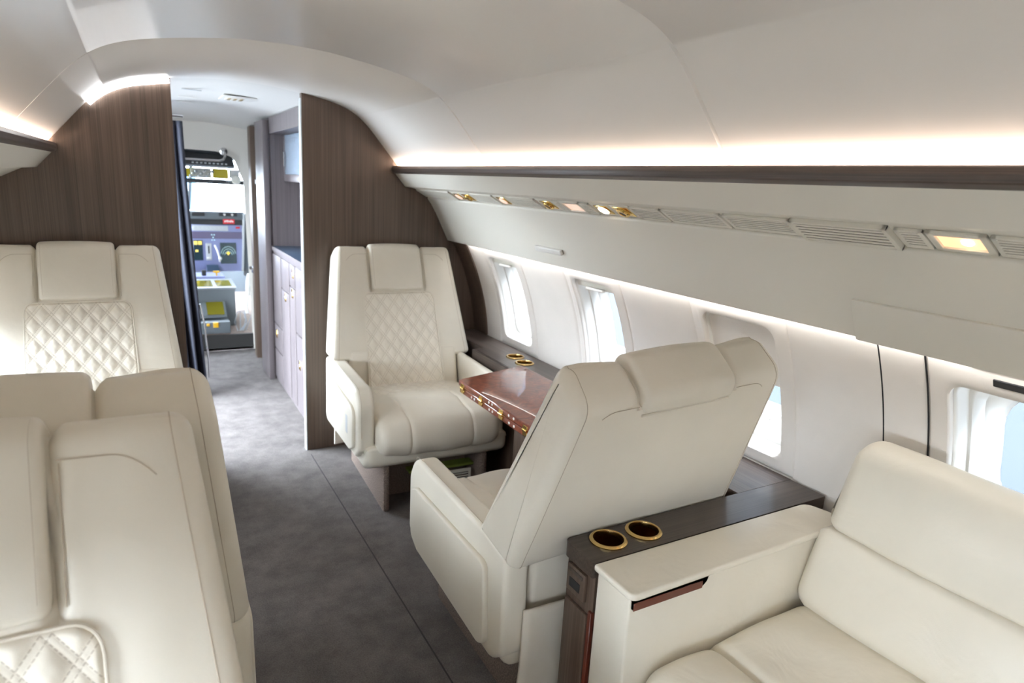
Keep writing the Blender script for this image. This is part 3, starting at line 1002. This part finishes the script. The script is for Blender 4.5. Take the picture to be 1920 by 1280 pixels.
obj('support_arm', xform(box(1.32, 1.385, 2.02, 2.20, .0, .586, .004, 2), iv), M['wood_z'], o)

# ------------------------------------------------------------------ sofa
o = empty('sofa', (1.2, .2, 0)); iv = T((-1.2, -.2, 0))
tag(o, 'long ivory leather side sofa with lidded armrest, bottom right', 'sofa')
ar = [(.838, .01), (1.53, .01), (1.53, .584), (1.062, .584), (1.058, .568), (1.048, .560), (.848, .560), (.848, .584), (.838, .584)]
am = soft_prism(ar, [.012, 0, 0, .004, .010, .008, .003, .001, .002], .886, .998, .006, MY, .08, 1, 5)
arm = obj('armrest', xform(am, iv), M['sofa'], o)
lid = soft_prism([(.828, .870), (1.545, .878), (1.57, .930), (1.55, 1.000), (.828, 1.002)], [.018, .03, .03, .03, .006], .585, .602, .006, MZ, .1, 1, 4)
obj('armrest_lid', xform(lid, iv), M['sofa'], o)
obj('tray_edge', xform(box(.849, 1.049, .8850, .99, .550, .5690, .001, 1), iv), M['redwood'], arm)
def dsofa(u, p, q, n):
    d = .010 * math.sin(max(0, min(1, (p - .86) / .22)) * PI) if p < 1.08 else .012 * math.sin(max(0, min(1, (p - 1.08) / .34)) * PI)
    d = d * (1 if n.y > .4 else .3)
    d -= .016 * math.exp(-((p - 1.085) / .010) ** 2) * (1 if n.y > .4 else 0)
    d += .004 * math.sin(u * 13 + p * 9) * math.sin(p * 17 + u * 5)
    d -= .010 * math.exp(-((u - .10) / .012) ** 2)
    return d
sc_ = soft_prism([(.86, .20), (1.42, .24), (1.42, .425), (.90, .405), (.852, .34)], [.02, .02, .03, .06, .05], -.92, .884, .055, MY, .016, 90, 7, dsofa)
obj('seat_cushion', xform(sc_, iv), M['sofa'], o)
sb = soft_prism([(.90, .02), (1.46, .02), (1.46, .24), (.90, .20)], .01, -.92, .884, .01, MY, .1, 1, 3)
obj('sofa_base', xform(sb, iv), M['shell'], o)
def dlow(u, p, q, n): return .010 * (1 - ((q - .52) / .11) ** 2) * (1 if n.x < -.3 else 0) + .003 * math.sin(u * 15 + q * 22)
lb = soft_prism([(1.362, .405), (1.438, .622), (1.56, .622), (1.50, .405)], [.05, .022, .01, .02], -.92, .890, .045, MY, .018, 70, 6, dlow)
obj('lower_back_cushion', xform(lb, iv), M['sofa'], o)
def up_map(u, p, q):   # forward end leans aft towards the top
    k = max(0, (q - .62) / .23)
    e = max(0, (u - .3) / .6)
    return (p, u - .030 * k * e, q)
def dup_(u, p, q, n): return .008 * (1 - ((q - .73) / .13) ** 2) * (1 if n.x < -.3 else 0) + .003 * math.sin(u * 12 + q * 19 + 1)
ub = soft_prism([(1.440, .618), (1.452, .72), (1.470, .835), (1.525, .862), (1.575, .835), (1.60, .70), (1.56, .618)], [.022, .1, .045, .05, .05, .05, .01], -.92, .878, .045, up_map, .018, 70, 6, dup_)
obj('upper_back_cushion', xform(ub, iv), M['sofa'], o)

# ------------------------------------------------------------------ vestibule, galley
vs, fs = [], []
prof = [(-1.02, 1.776), (-.30, 1.776)] + [(d, ceil_z(CX + d) + .0005) for d in [-.26 + .02 * k for k in range(31)]] + [(.36, 1.7585), (1.02, 1.7585)]
ys = [(3.299, 0), (4.75, 0), (5.10, -.018), (5.52, -.050)]
for y, dz in ys:
    for d, z in prof: vs.append((CX + d, y, z + dz))
n = len(prof)
for i in range(len(ys) - 1):
    for j in range(n - 1): fs.append((i * n + j, i * n + j + 1, (i + 1) * n + j + 1, (i + 1) * n + j))
struct(obj('ceiling_vestibule', mesh_bm(vs, fs), M['white']), 'white ceiling of the entry vestibule', 'ceiling')
bm = bmesh.new()
pts = [(x, z + .0005) for x, z in cprof] + [(1.75, 1.40), (1.75, 1.9), (-.87, 1.9), (-.87, 1.40)]
fr_ = [bm.verts.new((x, 3.2985, z)) for x, z in pts]; bk_ = [bm.verts.new((x, 3.318, z)) for x, z in pts]
bm.faces.new(fr_); bm.faces.new(list(reversed(bk_)))
for i in range(len(pts)): bm.faces.new((fr_[i], bk_[i], bk_[(i + 1) % len(pts)], fr_[(i + 1) % len(pts)]))
struct(obj('daylight_block_top', bm, M['white']), 'unseen plate added to block daylight above the cabin headliner', 'wall')  # added out of view to stop daylight leaking in over the bulkheads
# left wall of the vestibule with the open entry door
lx = -.34
bms = [box(lx - .04, lx, 3.298, 3.36, 0, 1.74), box(lx - .04, lx, 4.46, 5.5, 0, 1.74), box(lx - .04, lx, 3.36, 4.46, 1.72, 1.78)]
struct(obj('wall_vestibule_left', bms, M['wall']), 'vestibule side wall with open entry door', 'wall')
struct(obj('wall_vestibule_right', box(1.42, 1.46, 3.298, 5.5, 0, 1.78), M['wall']), 'vestibule outer wall behind the galley', 'wall')
for k, (y, x) in enumerate(((3.74, .275), (4.15, .282), (4.47, .288))):
    q = obj('air_slot', box(-.045, .045, -.012, .012, -.004, 0, .001, 1), M['lgrey' if k == 0 else 'white'])
    q.location = (x, y, ceil_z(x) - .004)
    tag(q, ['dark slot vent in the vestibule ceiling, nearest the cabin', 'middle slot vent in the vestibule ceiling', 'slot vent in the vestibule ceiling, farthest from the cabin'][k], 'slot vent', 'slot vents in the vestibule ceiling')
q = empty('vestibule_light', (.515, 3.97, 1.789)); tag(q, 'rectangular brass-trimmed light fitting in the vestibule ceiling', 'ceiling light')
obj('trim_frame', box(-.085, .085, -.10, .10, -.006, 0, .002, 1), M['white'], q)
obj('lens', box(-.06, .03, -.06, .06, -.0085, -.005, .001, 1), M['psu'], q)
obj('contacts', [box(-.05 + .03 * k, -.035 + .03 * k, -.04, .05, -.0105, -.008, .001, 1) for k in range(3)], M['gold'], q)
# strip light on top of the left bulkhead
pth = [(x, YB - .012, ceil_z(x) - .014) for x in [-.14 + .295 * i / 12 for i in range(13)]]
q = obj('strip_light', tube([(a_ - .0, b_ - YB, c_ - 1.7) for a_, b_, c_ in pth], .009, 8), M['led_cool']); q.location = (0, YB, 1.7)
tag(q, 'white strip light along the top of the left wood bulkhead', 'strip light')

g = empty('galley_cabinet', (.9, 4.0, 0)); iv = T((-.9, -4.0, 0))
tag(g, 'tall galley cabinet with drawers and counter beyond the doorway', 'cabinet')
obj('body', xform(box(.784, 1.40, 3.302, 4.60, 0, .905, .002, 1), iv), M['galley'], g)
obj('countertop', xform(box(.778, 1.40, 3.302, 4.60, .907, .932, .003, 2), iv), M['navy'], g)
obj('counter_edge', xform(box(.774, .780, 3.302, 4.60, .905, .933, .001, 1), iv), M['galley'], g)
obj('back_panel', xform(box(1.30, 1.40, 3.302, 4.60, .933, 1.70), iv), M['galley'], g)
obj('end_panel', xform(box(.775, 1.40, 4.602, 4.64, 0, 1.752), iv), M['galley'], g)
obj('header', xform(box(.778, 1.30, 3.302, 4.60, 1.655, 1.757, .002, 1), iv), M['galley'], g)
PN_ = [('door', 4.31, 4.585, .42, .885, None), ('drawer', 4.31, 4.585, .24, .410, (4.50, .348)), ('drawer', 4.31, 4.585, .03, .230, None),
       ('drawer', 4.05, 4.295, .70, .885, None), ('door', 4.05, 4.295, .03, .690, (4.17, .655)), ('drawer', 3.88, 4.035, .755, .885, (3.93, .835)),
       ('door', 3.88, 4.035, .03, .745, (3.95, .715)), ('door', 3.40, 3.865, .50, .885, (3.67, .82)), ('drawer', 3.40, 3.865, .03, .490, (3.785, .314))]
for nm, a_, b_, c_, d_, lt in PN_:
    p = obj(nm, xform(box(.776, .786, a_, b_, c_, d_, .002, 2), iv), M['galley'], g)
    if lt:
        obj('latch', [xform(box(.7735, .778, lt[0] - .022, lt[0] + .022, lt[1] - .028, lt[1] + .028, .002, 1), iv), xform(box(.771, .775, lt[0] - .010, lt[0] + .010, lt[1] - .018, lt[1] + .010, .002, 1), iv)], M['brass'], p)
g2 = empty('glassware_cabinet', (1.05, 4.0, 1.36)); iv = T((-1.05, -4.0, -1.36))
tag(g2, 'small glass-fronted cupboard holding glassware above the galley counter', 'cupboard')
obj('bottom_rail', xform(box(.865, 1.295, 3.31, 4.598, 1.36, 1.405, .003, 2), iv), M['galley'], g2)
obj('frame', [xform(box(.865, .885, 4.565, 4.598, 1.405, 1.65, .002, 1), iv), xform(box(.865, .885, 3.31, 3.36, 1.405, 1.65, .002, 1), iv)], M['galley'], g2)
obj('side_panel', xform(box(.885, 1.295, 4.578, 4.598, 1.405, 1.65), iv), M['galley'], g2)
obj('door', xform(box(.868, .873, 3.36, 4.565, 1.407, 1.65), iv), M['cabglass'], g2)
obj('lining', [xform(box(1.285, 1.294, 3.33, 4.575, 1.406, 1.65), iv), xform(box(.89, 1.285, 3.33, 4.575, 1.4052, 1.4058), iv)], M['lgrey'], g2)  # pale lining added to brighten the unlit cupboard interior
obj('handle', xform(box(.852, .862, 4.54, 4.552, 1.45, 1.55, .003, 2), iv), M['steel'], g2)
tb = None
for k in range(10):
    x = .955 + .09 * (k % 2); y = 3.62 + .094 * k
    if tb is None:
        tb = obj('tumbler', lathe([(0, 0), (.030, 0), (.032, .01), (.036, .13), (.034, .13), (.030, .012), (0, .010)], 20), M['tumbler'])
        t_ = tb
    else:
        t_ = tb.copy(); C.objects.link(t_)
    t_.location = (x, y, 1.4062)
    tag(t_, 'clear glass tumbler standing in the glass-fronted galley cupboard', 'glass', 'tumblers in the galley cupboard')

# posts and closet forward of the galley
struct(obj('trim_21', box(.735, .773, 4.590, 4.90, 0, 1.740, .004, 2), M['galley']), 'wide wooden post at the end of the galley', 'post')
q = empty('forward_closet', (.78, 5.1, 0)); iv = T((-.78, -5.1, 0))
tag(q, 'narrow grey closet with wood edge beside the cockpit entrance', 'closet')
obj('back_panel', xform(box(.800, .83, 4.905, 5.36, 0, 1.73), iv), M['grey'], q)
obj('edge_post', xform(box(.745, .80, 5.20, 5.30, 0, 1.73, .003, 2), iv), M['wood_z'], q)
obj('shelf', xform(box(.770, .80, 4.93, 5.19, 1.325, 1.355, .003, 2), iv), M['lgrey'], q)
obj('mirror', xform(box(.796, .7995, 4.95, 5.18, 1.40, 1.55), iv), M['psu'], q)
obj('bracket', xform(box(.775, .80, 4.93, 5.19, 1.545, 1.56, .003, 2), iv), M['steel'], q)
obj('latch', [xform(box(.735, .75, 5.22, 5.27, .66, .71, .004, 2), iv), xform(lathe([(.012, 0), (.012, .02), (0, .022)], 12), iv @ T((.737, 5.24, .70)) @ ROT(-PI / 2, 'Y'))], M['steel'], q)
obj('lower_door', xform(box(.790, .80, 4.93, 5.19, .05, .62, .003, 2), iv), M['wood_z'], q)

# curtain
def curtain():
    nu, nv = 90, 36
    vs, fs = [], []
    for j in range(nv + 1):
        t = j / nv; z = 1.668 - 1.655 * t
        for i in range(nu + 1):
            s = i / nu
            x = .02 + (.235 + .072 * t ** 1.3) * s
            amp = .030 + .020 * t
            y = 4.40 + amp * math.sin(s * 2 * PI * 6 + .6 * math.sin(3 * t)) + .035 * math.sin(s * 5 + 1.5 * t) - .10 * (1 - s) * t
            vs.append((x + .008 * math.sin(s * 40 + 2 * t), y, z))
    for j in range(nv):
        for i in range(nu): a = j * (nu + 1) + i; fs.append((a, a + 1, a + nu + 2, a + nu + 1))
    return mesh_bm(vs, fs)
q = empty('curtain', (.15, 4.4, 0)); iv = T((-.15, -4.4, 0))
tag(q, 'dark navy pleated curtain hanging left of the cockpit doorway', 'curtain')
fab = obj('fabric', xform(curtain(), iv), M['curtain'], q, 180)
md = fab.modifiers.new('solid', 'SOLIDIFY'); md.thickness = .004
obj('rail', xform(tube([(-.05, 4.4, 1.70), (.27, 4.4, 1.70)], .009, 10), iv), M['steel'], q)
obj('tie_chain', xform(tube([(.30, 4.345, .60), (.318, 4.34, .48), (.325, 4.34, .36), (.335, 4.35, .24), (.335, 4.36, .12)], .006, 8), iv), M['steel'], q)

# ------------------------------------------------------------------ cockpit
bm = bmesh.new()
hole = fillet([(-.06, .02), (-.06, 1.50), (.10, 1.548), (.55, 1.545), (.668, 1.508), (.735, 1.33), (.765, .02)], [0, .04, .1, .1, .05, .05, 0], 6)
outer = [(-.40, 0), (-.40, 1.80), (1.45, 1.80), (1.45, 0)]
for y in (5.5, 5.53):
    es = []
    for lp in (outer, [tuple(p) for p in hole]):
        vv = [bm.verts.new((p[0], y, p[1])) for p in lp]
        for i in range(len(vv)): es.append(bm.edges.new((vv[i], vv[(i + 1) % len(vv)])))
    bmesh.ops.triangle_fill(bm, use_beauty=True, edges=es)
m_, nt, b = base_mat('beige_bulkhead', (.66, .63, .58), .5)
struct(obj('wall_cockpit', bm, m_), 'beige wall around the cockpit entrance', 'wall')
struct(obj('floor_cockpit', box(-.40, 1.30, 5.53, 7.6, .09, .128), M['carpet2']), 'raised cockpit floor', 'floor')
struct(obj('trim_22', box(-.06, .765, 5.50, 5.53, 0, .128, .002, 1), M['dark']), 'dark riser of the cockpit step', 'step')
# cockpit shell: sides, roof, nose with window openings
bms = [box(-.42, -.39, 5.53, 7.6, .1, .95), box(1.27, 1.30, 5.53, 7.6, .1, .95), box(-.42, -.39, 5.53, 6.0, .95, 1.7), box(1.27, 1.30, 5.53, 6.0, .95, 1.7),
       box(-.42, 1.30, 7.57, 7.6, .1, .92)]
bms.append(hexa([(-.42, 5.53, 1.60), (1.30, 5.53, 1.60), (1.30, 6.55, 1.50), (-.42, 6.55, 1.50), (-.42, 5.53, 1.68), (1.30, 5.53, 1.68), (1.30, 6.55, 1.56), (-.42, 6.55, 1.56)]))
struct(obj('wall_cockpit_shell', bms, M['grey']), 'cockpit side and nose lining', 'wall')
q = empty('windshield', (.44, 7.0, 1.1)); iv = T((-.44, -7.0, -1.1))
tag(q, 'bright cockpit windshield seen above the instrument panel', 'windshield')
obj('pane', xform(hexa([(-.38, 7.40, .95), (1.26, 7.40, .95), (1.26, 7.41, .95), (-.38, 7.41, .95), (-.38, 6.58, 1.52), (1.26, 6.58, 1.52), (1.26, 6.59, 1.52), (-.38, 6.59, 1.52)]), iv), M['glass'], q)
obj('upper_frame', xform(box(.30, 1.26, 6.60, 6.64, 1.285, 1.315, .006, 2), iv), M['black'], q)
obj('centre_post', xform(hexa([(.44, 7.36, .97), (.47, 7.36, .97), (.47, 7.40, .97), (.44, 7.40, .97), (.44, 6.70, 1.44), (.47, 6.70, 1.44), (.47, 6.74, 1.44), (.44, 6.74, 1.44)], .004, 2), iv), M['grey'], q)
# overhead panel
q = empty('overhead_panel', (.5, 6.0, 1.45)); iv = T((-.5, -6.0, -1.45))
tag(q, 'black overhead panel above the cockpit windshield', 'control panel')
obj('panel', xform(hexa([(.0, 5.80, 1.44), (.715, 5.80, 1.44), (.80, 6.5, 1.425), (.0, 6.5, 1.425), (.0, 5.80, 1.54), (.69, 5.80, 1.535), (.78, 6.5, 1.49), (.0, 6.5, 1.49)], .01, 2), iv), M['black'], q)
obj('switch', [xform(box(.40 + .03 * k, .415 + .03 * k, 5.793, 5.80, 1.452, 1.462, .001, 1), iv) for k in range(9)], M['lgrey'], q)
q = empty('circuit_breaker_strip', (.6, 6.3, 1.36)); iv = T((-.6, -6.3, -1.36))
tag(q, 'strip of yellow visor panels and white knobs under the black overhead panel', 'control panel')
obj('visor', xform(box(.59, .72, 6.30, 6.306, 1.338, 1.422, .002, 1), iv), M['gold2'], q)
obj('visor', xform(box(.30, .42, 6.30, 6.306, 1.340, 1.415, .002, 1), iv), M['gold2'], q)
obj('tray', xform(box(.30, .86, 6.28, 6.33, 1.300, 1.330, .006, 2), iv), M['black'], q)
kn = []
for k in range(9):
    kn.append(xform(lathe([(.012, 0), (.012, .02), (.008, .026), (0, .027)], 12), iv @ T((.42 + .021 * k, 6.29, 1.352 + .02 * (k % 3))) @ ROT(PI / 2, 'X')))
for k, x in enumerate((.70, .715, .73)): kn.append(xform(lathe([(.005, 0), (.005, .01), (0, .011)], 10), iv @ T((x, 6.279, 1.318)) @ ROT(PI / 2, 'X')))
obj('knob', kn, M['lgrey'], q)
obj('headset_cup', xform(lathe([(.034, 0), (.040, .01), (.034, .022), (0, .026)], 20), iv @ T((.775, 6.275, 1.335)) @ ROT(PI / 2, 'X')), M['psu'], q)
obj('white_card', xform(box(.725, .81, 6.31, 6.314, 1.345, 1.42, .002, 1), iv), M['white'], q)
obj('white_card', xform(box(.425, .585, 6.322, 6.326, 1.336, 1.42, .002, 1), iv), M['white'], q)
# grab bar
q = empty('grab_rail', (.45, 5.42, 1.5)); iv = T((-.45, -5.42, -1.5))
tag(q, 'polished steel grab bar across the top of the cockpit opening', 'grab bar')
obj('bar', xform(tube([(.05, 5.40, 1.474), (.30, 5.37, 1.474), (.555, 5.36, 1.476), (.582, 5.36, 1.486), (.594, 5.37, 1.506), (.600, 5.42, 1.535), (.600, 5.497, 1.546)], .0085, 10), iv), M['steel'], q)
obj('flange', xform(lathe([(.028, 0), (.028, .006), (.018, .012), (0, .012)], 20), iv @ T((.600, 5.5, 1.546)) @ ROT(PI / 2, 'X')), M['steel'], q)
# instrument panel
scr = lambda c, e: emit('screen', c, e)
m_pan, nt, b = base_mat('panel_blue_grey', (.30, .33, .56), .5)
m_pan2, nt, b = base_mat('panel_violet', (.12, .10, .17), .5)
m_scr = emit('dark_display', (.008, .022, .03), .6); m_scr.node_tree.nodes['Principled BSDF'].inputs['Roughness'].default_value = .15
m_yel = emit('yellow_caption', (.80, .62, .12), .7)
m_cy = emit('cyan_lines', (.40, .60, .62), .6)
q = empty('instrument_panel', (.5, 6.5, .5)); iv = T((-.5, -6.5, -.5))
tag(q, 'blue-grey cockpit instrument panel with dark round-scale display', 'instrument panel')
obj('housing', xform(box(-.30, .838, 6.512, 6.60, .50, .925, .004, 2), iv), m_pan, q)
obj('edge_frame', xform(hexa([(.822, 6.498, .50), (.842, 6.498, .50), (.842, 6.55, .50), (.822, 6.55, .50), (.850, 6.498, 1.03), (.868, 6.498, 1.03), (.868, 6.55, 1.03), (.850, 6.55, 1.03)], .003, 1), iv), M['lgrey'], q)
obj('side_console', xform(hexa([(.846, 6.52, .45), (1.00, 6.4, .45), (1.0, 6.6, .45), (.846, 6.6, .45), (.872, 6.52, 1.04), (1.05, 6.4, 1.04), (1.05, 6.6, 1.04), (.872, 6.6, 1.04)], .004, 1), iv), M['grey'], q)
obj('glareshield', xform(hexa([(-.30, 6.50, .975), (.86, 6.50, .975), (.86, 6.9, .98), (-.30, 6.9, .98), (-.30, 6.505, 1.046), (.865, 6.505, 1.046), (.865, 6.9, 1.035), (-.30, 6.9, 1.035)], .01, 2), iv), M['grey'], q)
obj('recess_band', xform(box(-.30, .845, 6.515, 6.60, .925, .975), iv), M['black'], q)
obj('violet_band', xform(box(-.30, .835, 6.508, 6.515, .80, .862, .001, 1), iv), m_pan2, q)
obj('button_strip', [xform(box(.425, .72, 6.506, 6.514, .870, .918, .002, 1), iv)] + [xform(box(.435 + .034 * k, .455 + .034 * k, 6.503, 6.507, .890, .912, .001, 1), iv) for k in range(8)], M['lgrey'], q)
obj('control_unit', [xform(box(.648, .80, 6.494, 6.502, 1.004, 1.040, .002, 1), iv), xform(box(.425, .53, 6.494, 6.502, 1.000, 1.036, .002, 1), iv)], M['black'], q)
obj('knob', [xform(lathe([(.012, 0), (.011, .02), (0, .021)], 14), iv @ T((x, 6.494, 1.02)) @ ROT(PI / 2, 'X')) for x in (.69, .755)], M['steel'], q)
obj('red_tag', [xform(box(.677, .775, 6.490, 6.494, .938, .980, .001, 1), iv)], M['red'], q)
obj('tag_lettering', [xform(box(.690 + .011 * k, .698 + .011 * k, 6.488, 6.4905, .950 + .004 * (k % 2), .966 + .003 * (k % 3), .0005, 1), iv) for k in range(7)], M['white'], q)
obj('red_light', xform(box(.785, .82, 6.503, 6.508, .895, .912, .001, 1), iv), M['red'], q)
sc1 = obj('display_screen', xform(box(.645, .782, 6.504, 6.513, .572, .764, .002, 1), iv), m_scr, q)
arcs = []
for r_, z_ in ((.040, .648), (.060, .648), (.080, .650)):
    arcs.append(xform(tube([(.713 + r_ * math.cos(R(a_)) * .8, 6.503, z_ + r_ * math.sin(R(a_))) for a_ in range(10, 171, 10)], .0016, 5), iv))
obj('range_ring', arcs, m_cy, sc1)
obj('route_mark', [xform(box(.695, .728, 6.502, 6.5045, .664, .674, .001, 1), iv), xform(box(.706, .718, 6.502, 6.5045, .652, .684, .001, 1), iv)], m_yel, sc1)
sc2 = obj('display_screen', xform(box(.425, .500, 6.504, 6.513, .604, .785, .002, 1), iv), m_scr, q)
obj('caption_block', [xform(box(.430, .458, 6.502, 6.505, .745, .778, .001, 1), iv), xform(box(.464, .494, 6.502, 6.505, .745, .778, .001, 1), iv), xform(box(.440, .462, 6.502, 6.505, .68, .70, .003, 1), iv)], m_yel, sc2)
ge = obj('gear_lever_plate', xform(box(.524, .574, 6.506, 6.513, .603, .758, .003, 1), iv), M['lgrey'], q)
obj('slot', xform(box(.544, .554, 6.503, 6.507, .665, .735, .001, 1), iv), M['black'], ge)
obj('lever_knob', xform(box(.53, .566, 6.485, 6.507, .615, .635, .004, 2), iv), M['white'], ge)
obj('gear_light', [xform(lathe([(.006, 0), (.006, .004), (0, .005)], 10), iv @ T((x, 6.506, z)) @ ROT(PI / 2, 'X')) for x, z in ((.580, .835), (.60, .835), (.590, .812), (.58, .788), (.60, .788))], m_cy, q)
obj('lower_screen', xform(hexa([(.520, 6.42, .512), (.625, 6.42, .512), (.625, 6.47, .50), (.520, 6.47, .50), (.522, 6.47, .566), (.618, 6.47, .566), (.618, 6.50, .56), (.522, 6.50, .56)], .002, 1), iv), M['navy'], q)
obj('control_handle', [xform(tube([(.60, 6.50, .74), (.615, 6.45, .70), (.625, 6.42, .65), (.63, 6.42, .60)], .008, 8), iv), xform(lathe([(0, -.02), (.014, -.01), (.014, .01), (0, .02)], 12), iv @ T((.632, 6.42, .63)))], M['white'], q)
# centre pedestal
q = empty('center_pedestal', (.5, 5.8, .128)); iv = T((-.5, -5.8, -.128))
tag(q, 'grey centre pedestal with yellow lever between the pilot positions', 'pedestal')
obj('console', xform(box(.18, .680, 5.85, 6.45, .128, .445, .006, 2), iv), M['grey'], q)
obj('tray_rim', xform(hexa([(.18, 5.84, .440), (.692, 5.84, .440), (.685, 6.12, .475), (.18, 6.12, .475), (.18, 5.84, .456), (.692, 5.84, .456), (.685, 6.12, .491), (.18, 6.12, .491)], .004, 2), iv), M['mgrey'], q)
obj('tray_glass', [xform(hexa([(.545, 5.88, .452), (.662, 5.88, .452), (.655, 6.06, .474), (.540, 6.06, .474), (.545, 5.88, .463), (.662, 5.88, .463), (.655, 6.06, .486), (.540, 6.06, .486)], .001, 1), iv),
                  xform(hexa([(.30, 5.88, .452), (.515, 5.88, .452), (.512, 6.06, .474), (.30, 6.06, .474), (.30, 5.88, .463), (.515, 5.88, .463), (.512, 6.06, .486), (.30, 6.06, .486)], .001, 1), iv)], M['olive'], q)
obj('throttle_quadrant', xform(box(.20, .635, 6.13, 6.40, .445, .510, .008, 2), iv), m_pan, q)
obj('yellow_lever', [xform(box(.545, .60, 6.16, 6.18, .535, .552, .006, 2), iv), xform(box(.566, .580, 6.16, 6.18, .51, .54, .002, 1), iv)], M['yellow'], q)
obj('dark_lever', xform(box(.455, .49, 6.16, 6.19, .51, .56, .006, 2), iv), M['black'], q)
obj('lower_box', xform(box(.20, .600, 5.56, 5.85, .128, .222, .005, 2), iv), M['grey'], q)
obj('lower_screen', [xform(hexa([(.24, 5.66, .235), (.590, 5.66, .235), (.590, 5.80, .33), (.24, 5.80, .33), (.24, 5.66, .255), (.590, 5.66, .255), (.590, 5.80, .35), (.24, 5.80, .35)], .003, 1), iv)], M['grey'], q)
obj('screen_glass', xform(hexa([(.445, 5.665, .262), (.572, 5.665, .262), (.572, 5.785, .345), (.445, 5.785, .345), (.445, 5.665, .266), (.572, 5.665, .266), (.572, 5.785, .349), (.445, 5.785, .349)]), iv), M['olive'], q)
obj('yellow_latch', [xform(box(.472, .512, 5.545, 5.565, .180, .222, .004, 2), iv), xform(box(.425, .448, 5.545, 5.565, .195, .215, .004, 2), iv)], M['yellow'], q)
# white headset and cable bundle by the doorway edge
q = obj('cable_bundle', [tube([(.66 + .02 * k, 5.60, .135), (.64 + .045 * k, 5.63, .20 + .02 * k), (.67 + .02 * k, 5.66, .28), (.72, 5.62 + .01 * k, .30 - .02 * k), (.73, 5.60, .20), (.70 - .01 * k, 5.58, .14)], .0035, 6) for k in range(4)] , M['mgrey'])
tag(q, 'loose coil of grey cables on the cockpit floor by the door edge', 'cables')
q = obj('white_headset', [tube([(.750, 5.62, .42), (.748, 5.62, .48), (.752, 5.62, .54), (.765, 5.62, .60)], .016, 10), tube([(.745, 5.62, .41), (.73, 5.60, .34), (.735, 5.60, .28)], .014, 8)], M['white'])
tag(q, 'white headset hanging at the right side of the cockpit entrance', 'headset')

# ------------------------------------------------------------------ outside
def gmat(n_, c): return base_mat(n_, c, .8)[0]
struct(obj('ground_outside', box(-60, 60, -60, 80, -1.75, -1.65), gmat('pale_apron', (.20, .205, .21))), 'pale concrete apron outside', 'ground')
q = obj('hangar_wall', [box(8.5, 9, -40, 40, -1.65, 13)] , gmat('hangar_blue_grey', (.022, .027, .034))); tag(q, 'blue-grey hangar wall seen outside the cabin windows', 'building')
q = obj('apron_building', box(2.6, 4.1, 56, 60, -1.65, 1.2, .05, 1), gmat('blue_cladding', (.08, .22, .38))); tag(q, 'small blue building seen through the cockpit windshield', 'building')

# ------------------------------------------------------------------ world and daylight
w = bpy.data.worlds.new('World'); S.world = w; w.use_nodes = True
bg = w.node_tree.nodes['Background']
bg.inputs[0].default_value = (.80, .90, 1.0, 1); bg.inputs[1].default_value = 36.0
def portal(loc, rot, sx, sy):
    L = bpy.data.lights.new('daylight_portal', 'AREA'); L.shape = 'RECTANGLE'; L.size = sx; L.size_y = sy
    L.cycles.is_portal = True
    o = bpy.data.objects.new('daylight_portal', L); link(o); o.location = loc; o.rotation_euler = rot
for yc in WINS:
    portal((1.78, yc, .86), (0, PI / 2 + .25, 0), .5, .32)
    portal((mir(1.78), yc, .86), (0, -PI / 2 - .25, 0), .5, .32)
portal((-.42, 3.91, .87), (0, -PI / 2, 0), 1.75, 1.12)
# ------------------------------------------------------------------ camera
p_, y_, r_, F = R(13.324044), R(30.30410986), R(3.28056688), 1212.267
f = Vector((math.sin(y_) * math.cos(p_), math.cos(y_) * math.cos(p_), -math.sin(p_)))
rt = Vector((math.cos(y_), -math.sin(y_), 0)); up = rt.cross(f)
rt, up = math.cos(r_) * rt + math.sin(r_) * up, -math.sin(r_) * rt + math.cos(r_) * up
cam = bpy.data.cameras.new('Camera'); co = bpy.data.objects.new('Camera', cam); link(co)
co.matrix_world = Matrix(((rt.x, up.x, -f.x, 0), (rt.y, up.y, -f.y, 0), (rt.z, up.z, -f.z, 1.40), (0, 0, 0, 1)))
cam.sensor_width = 36; cam.lens = F / 1920 * 36; cam.clip_start = .02
cam.dof.use_dof = True; cam.dof.focus_distance = 1.55; cam.dof.aperture_fstop = 4.2
S.camera = co
S.view_settings.view_transform = 'Standard'; S.view_settings.look = 'None'
S.view_settings.exposure = .32; S.view_settings.gamma = 1
S.cycles.use_denoising = True
S.cycles.max_bounces = 10; S.cycles.diffuse_bounces = 6; S.cycles.transparent_max_bounces = 12
S.cycles.caustics_reflective = False; S.cycles.caustics_refractive = False
S.cycles.sample_clamp_indirect = 6
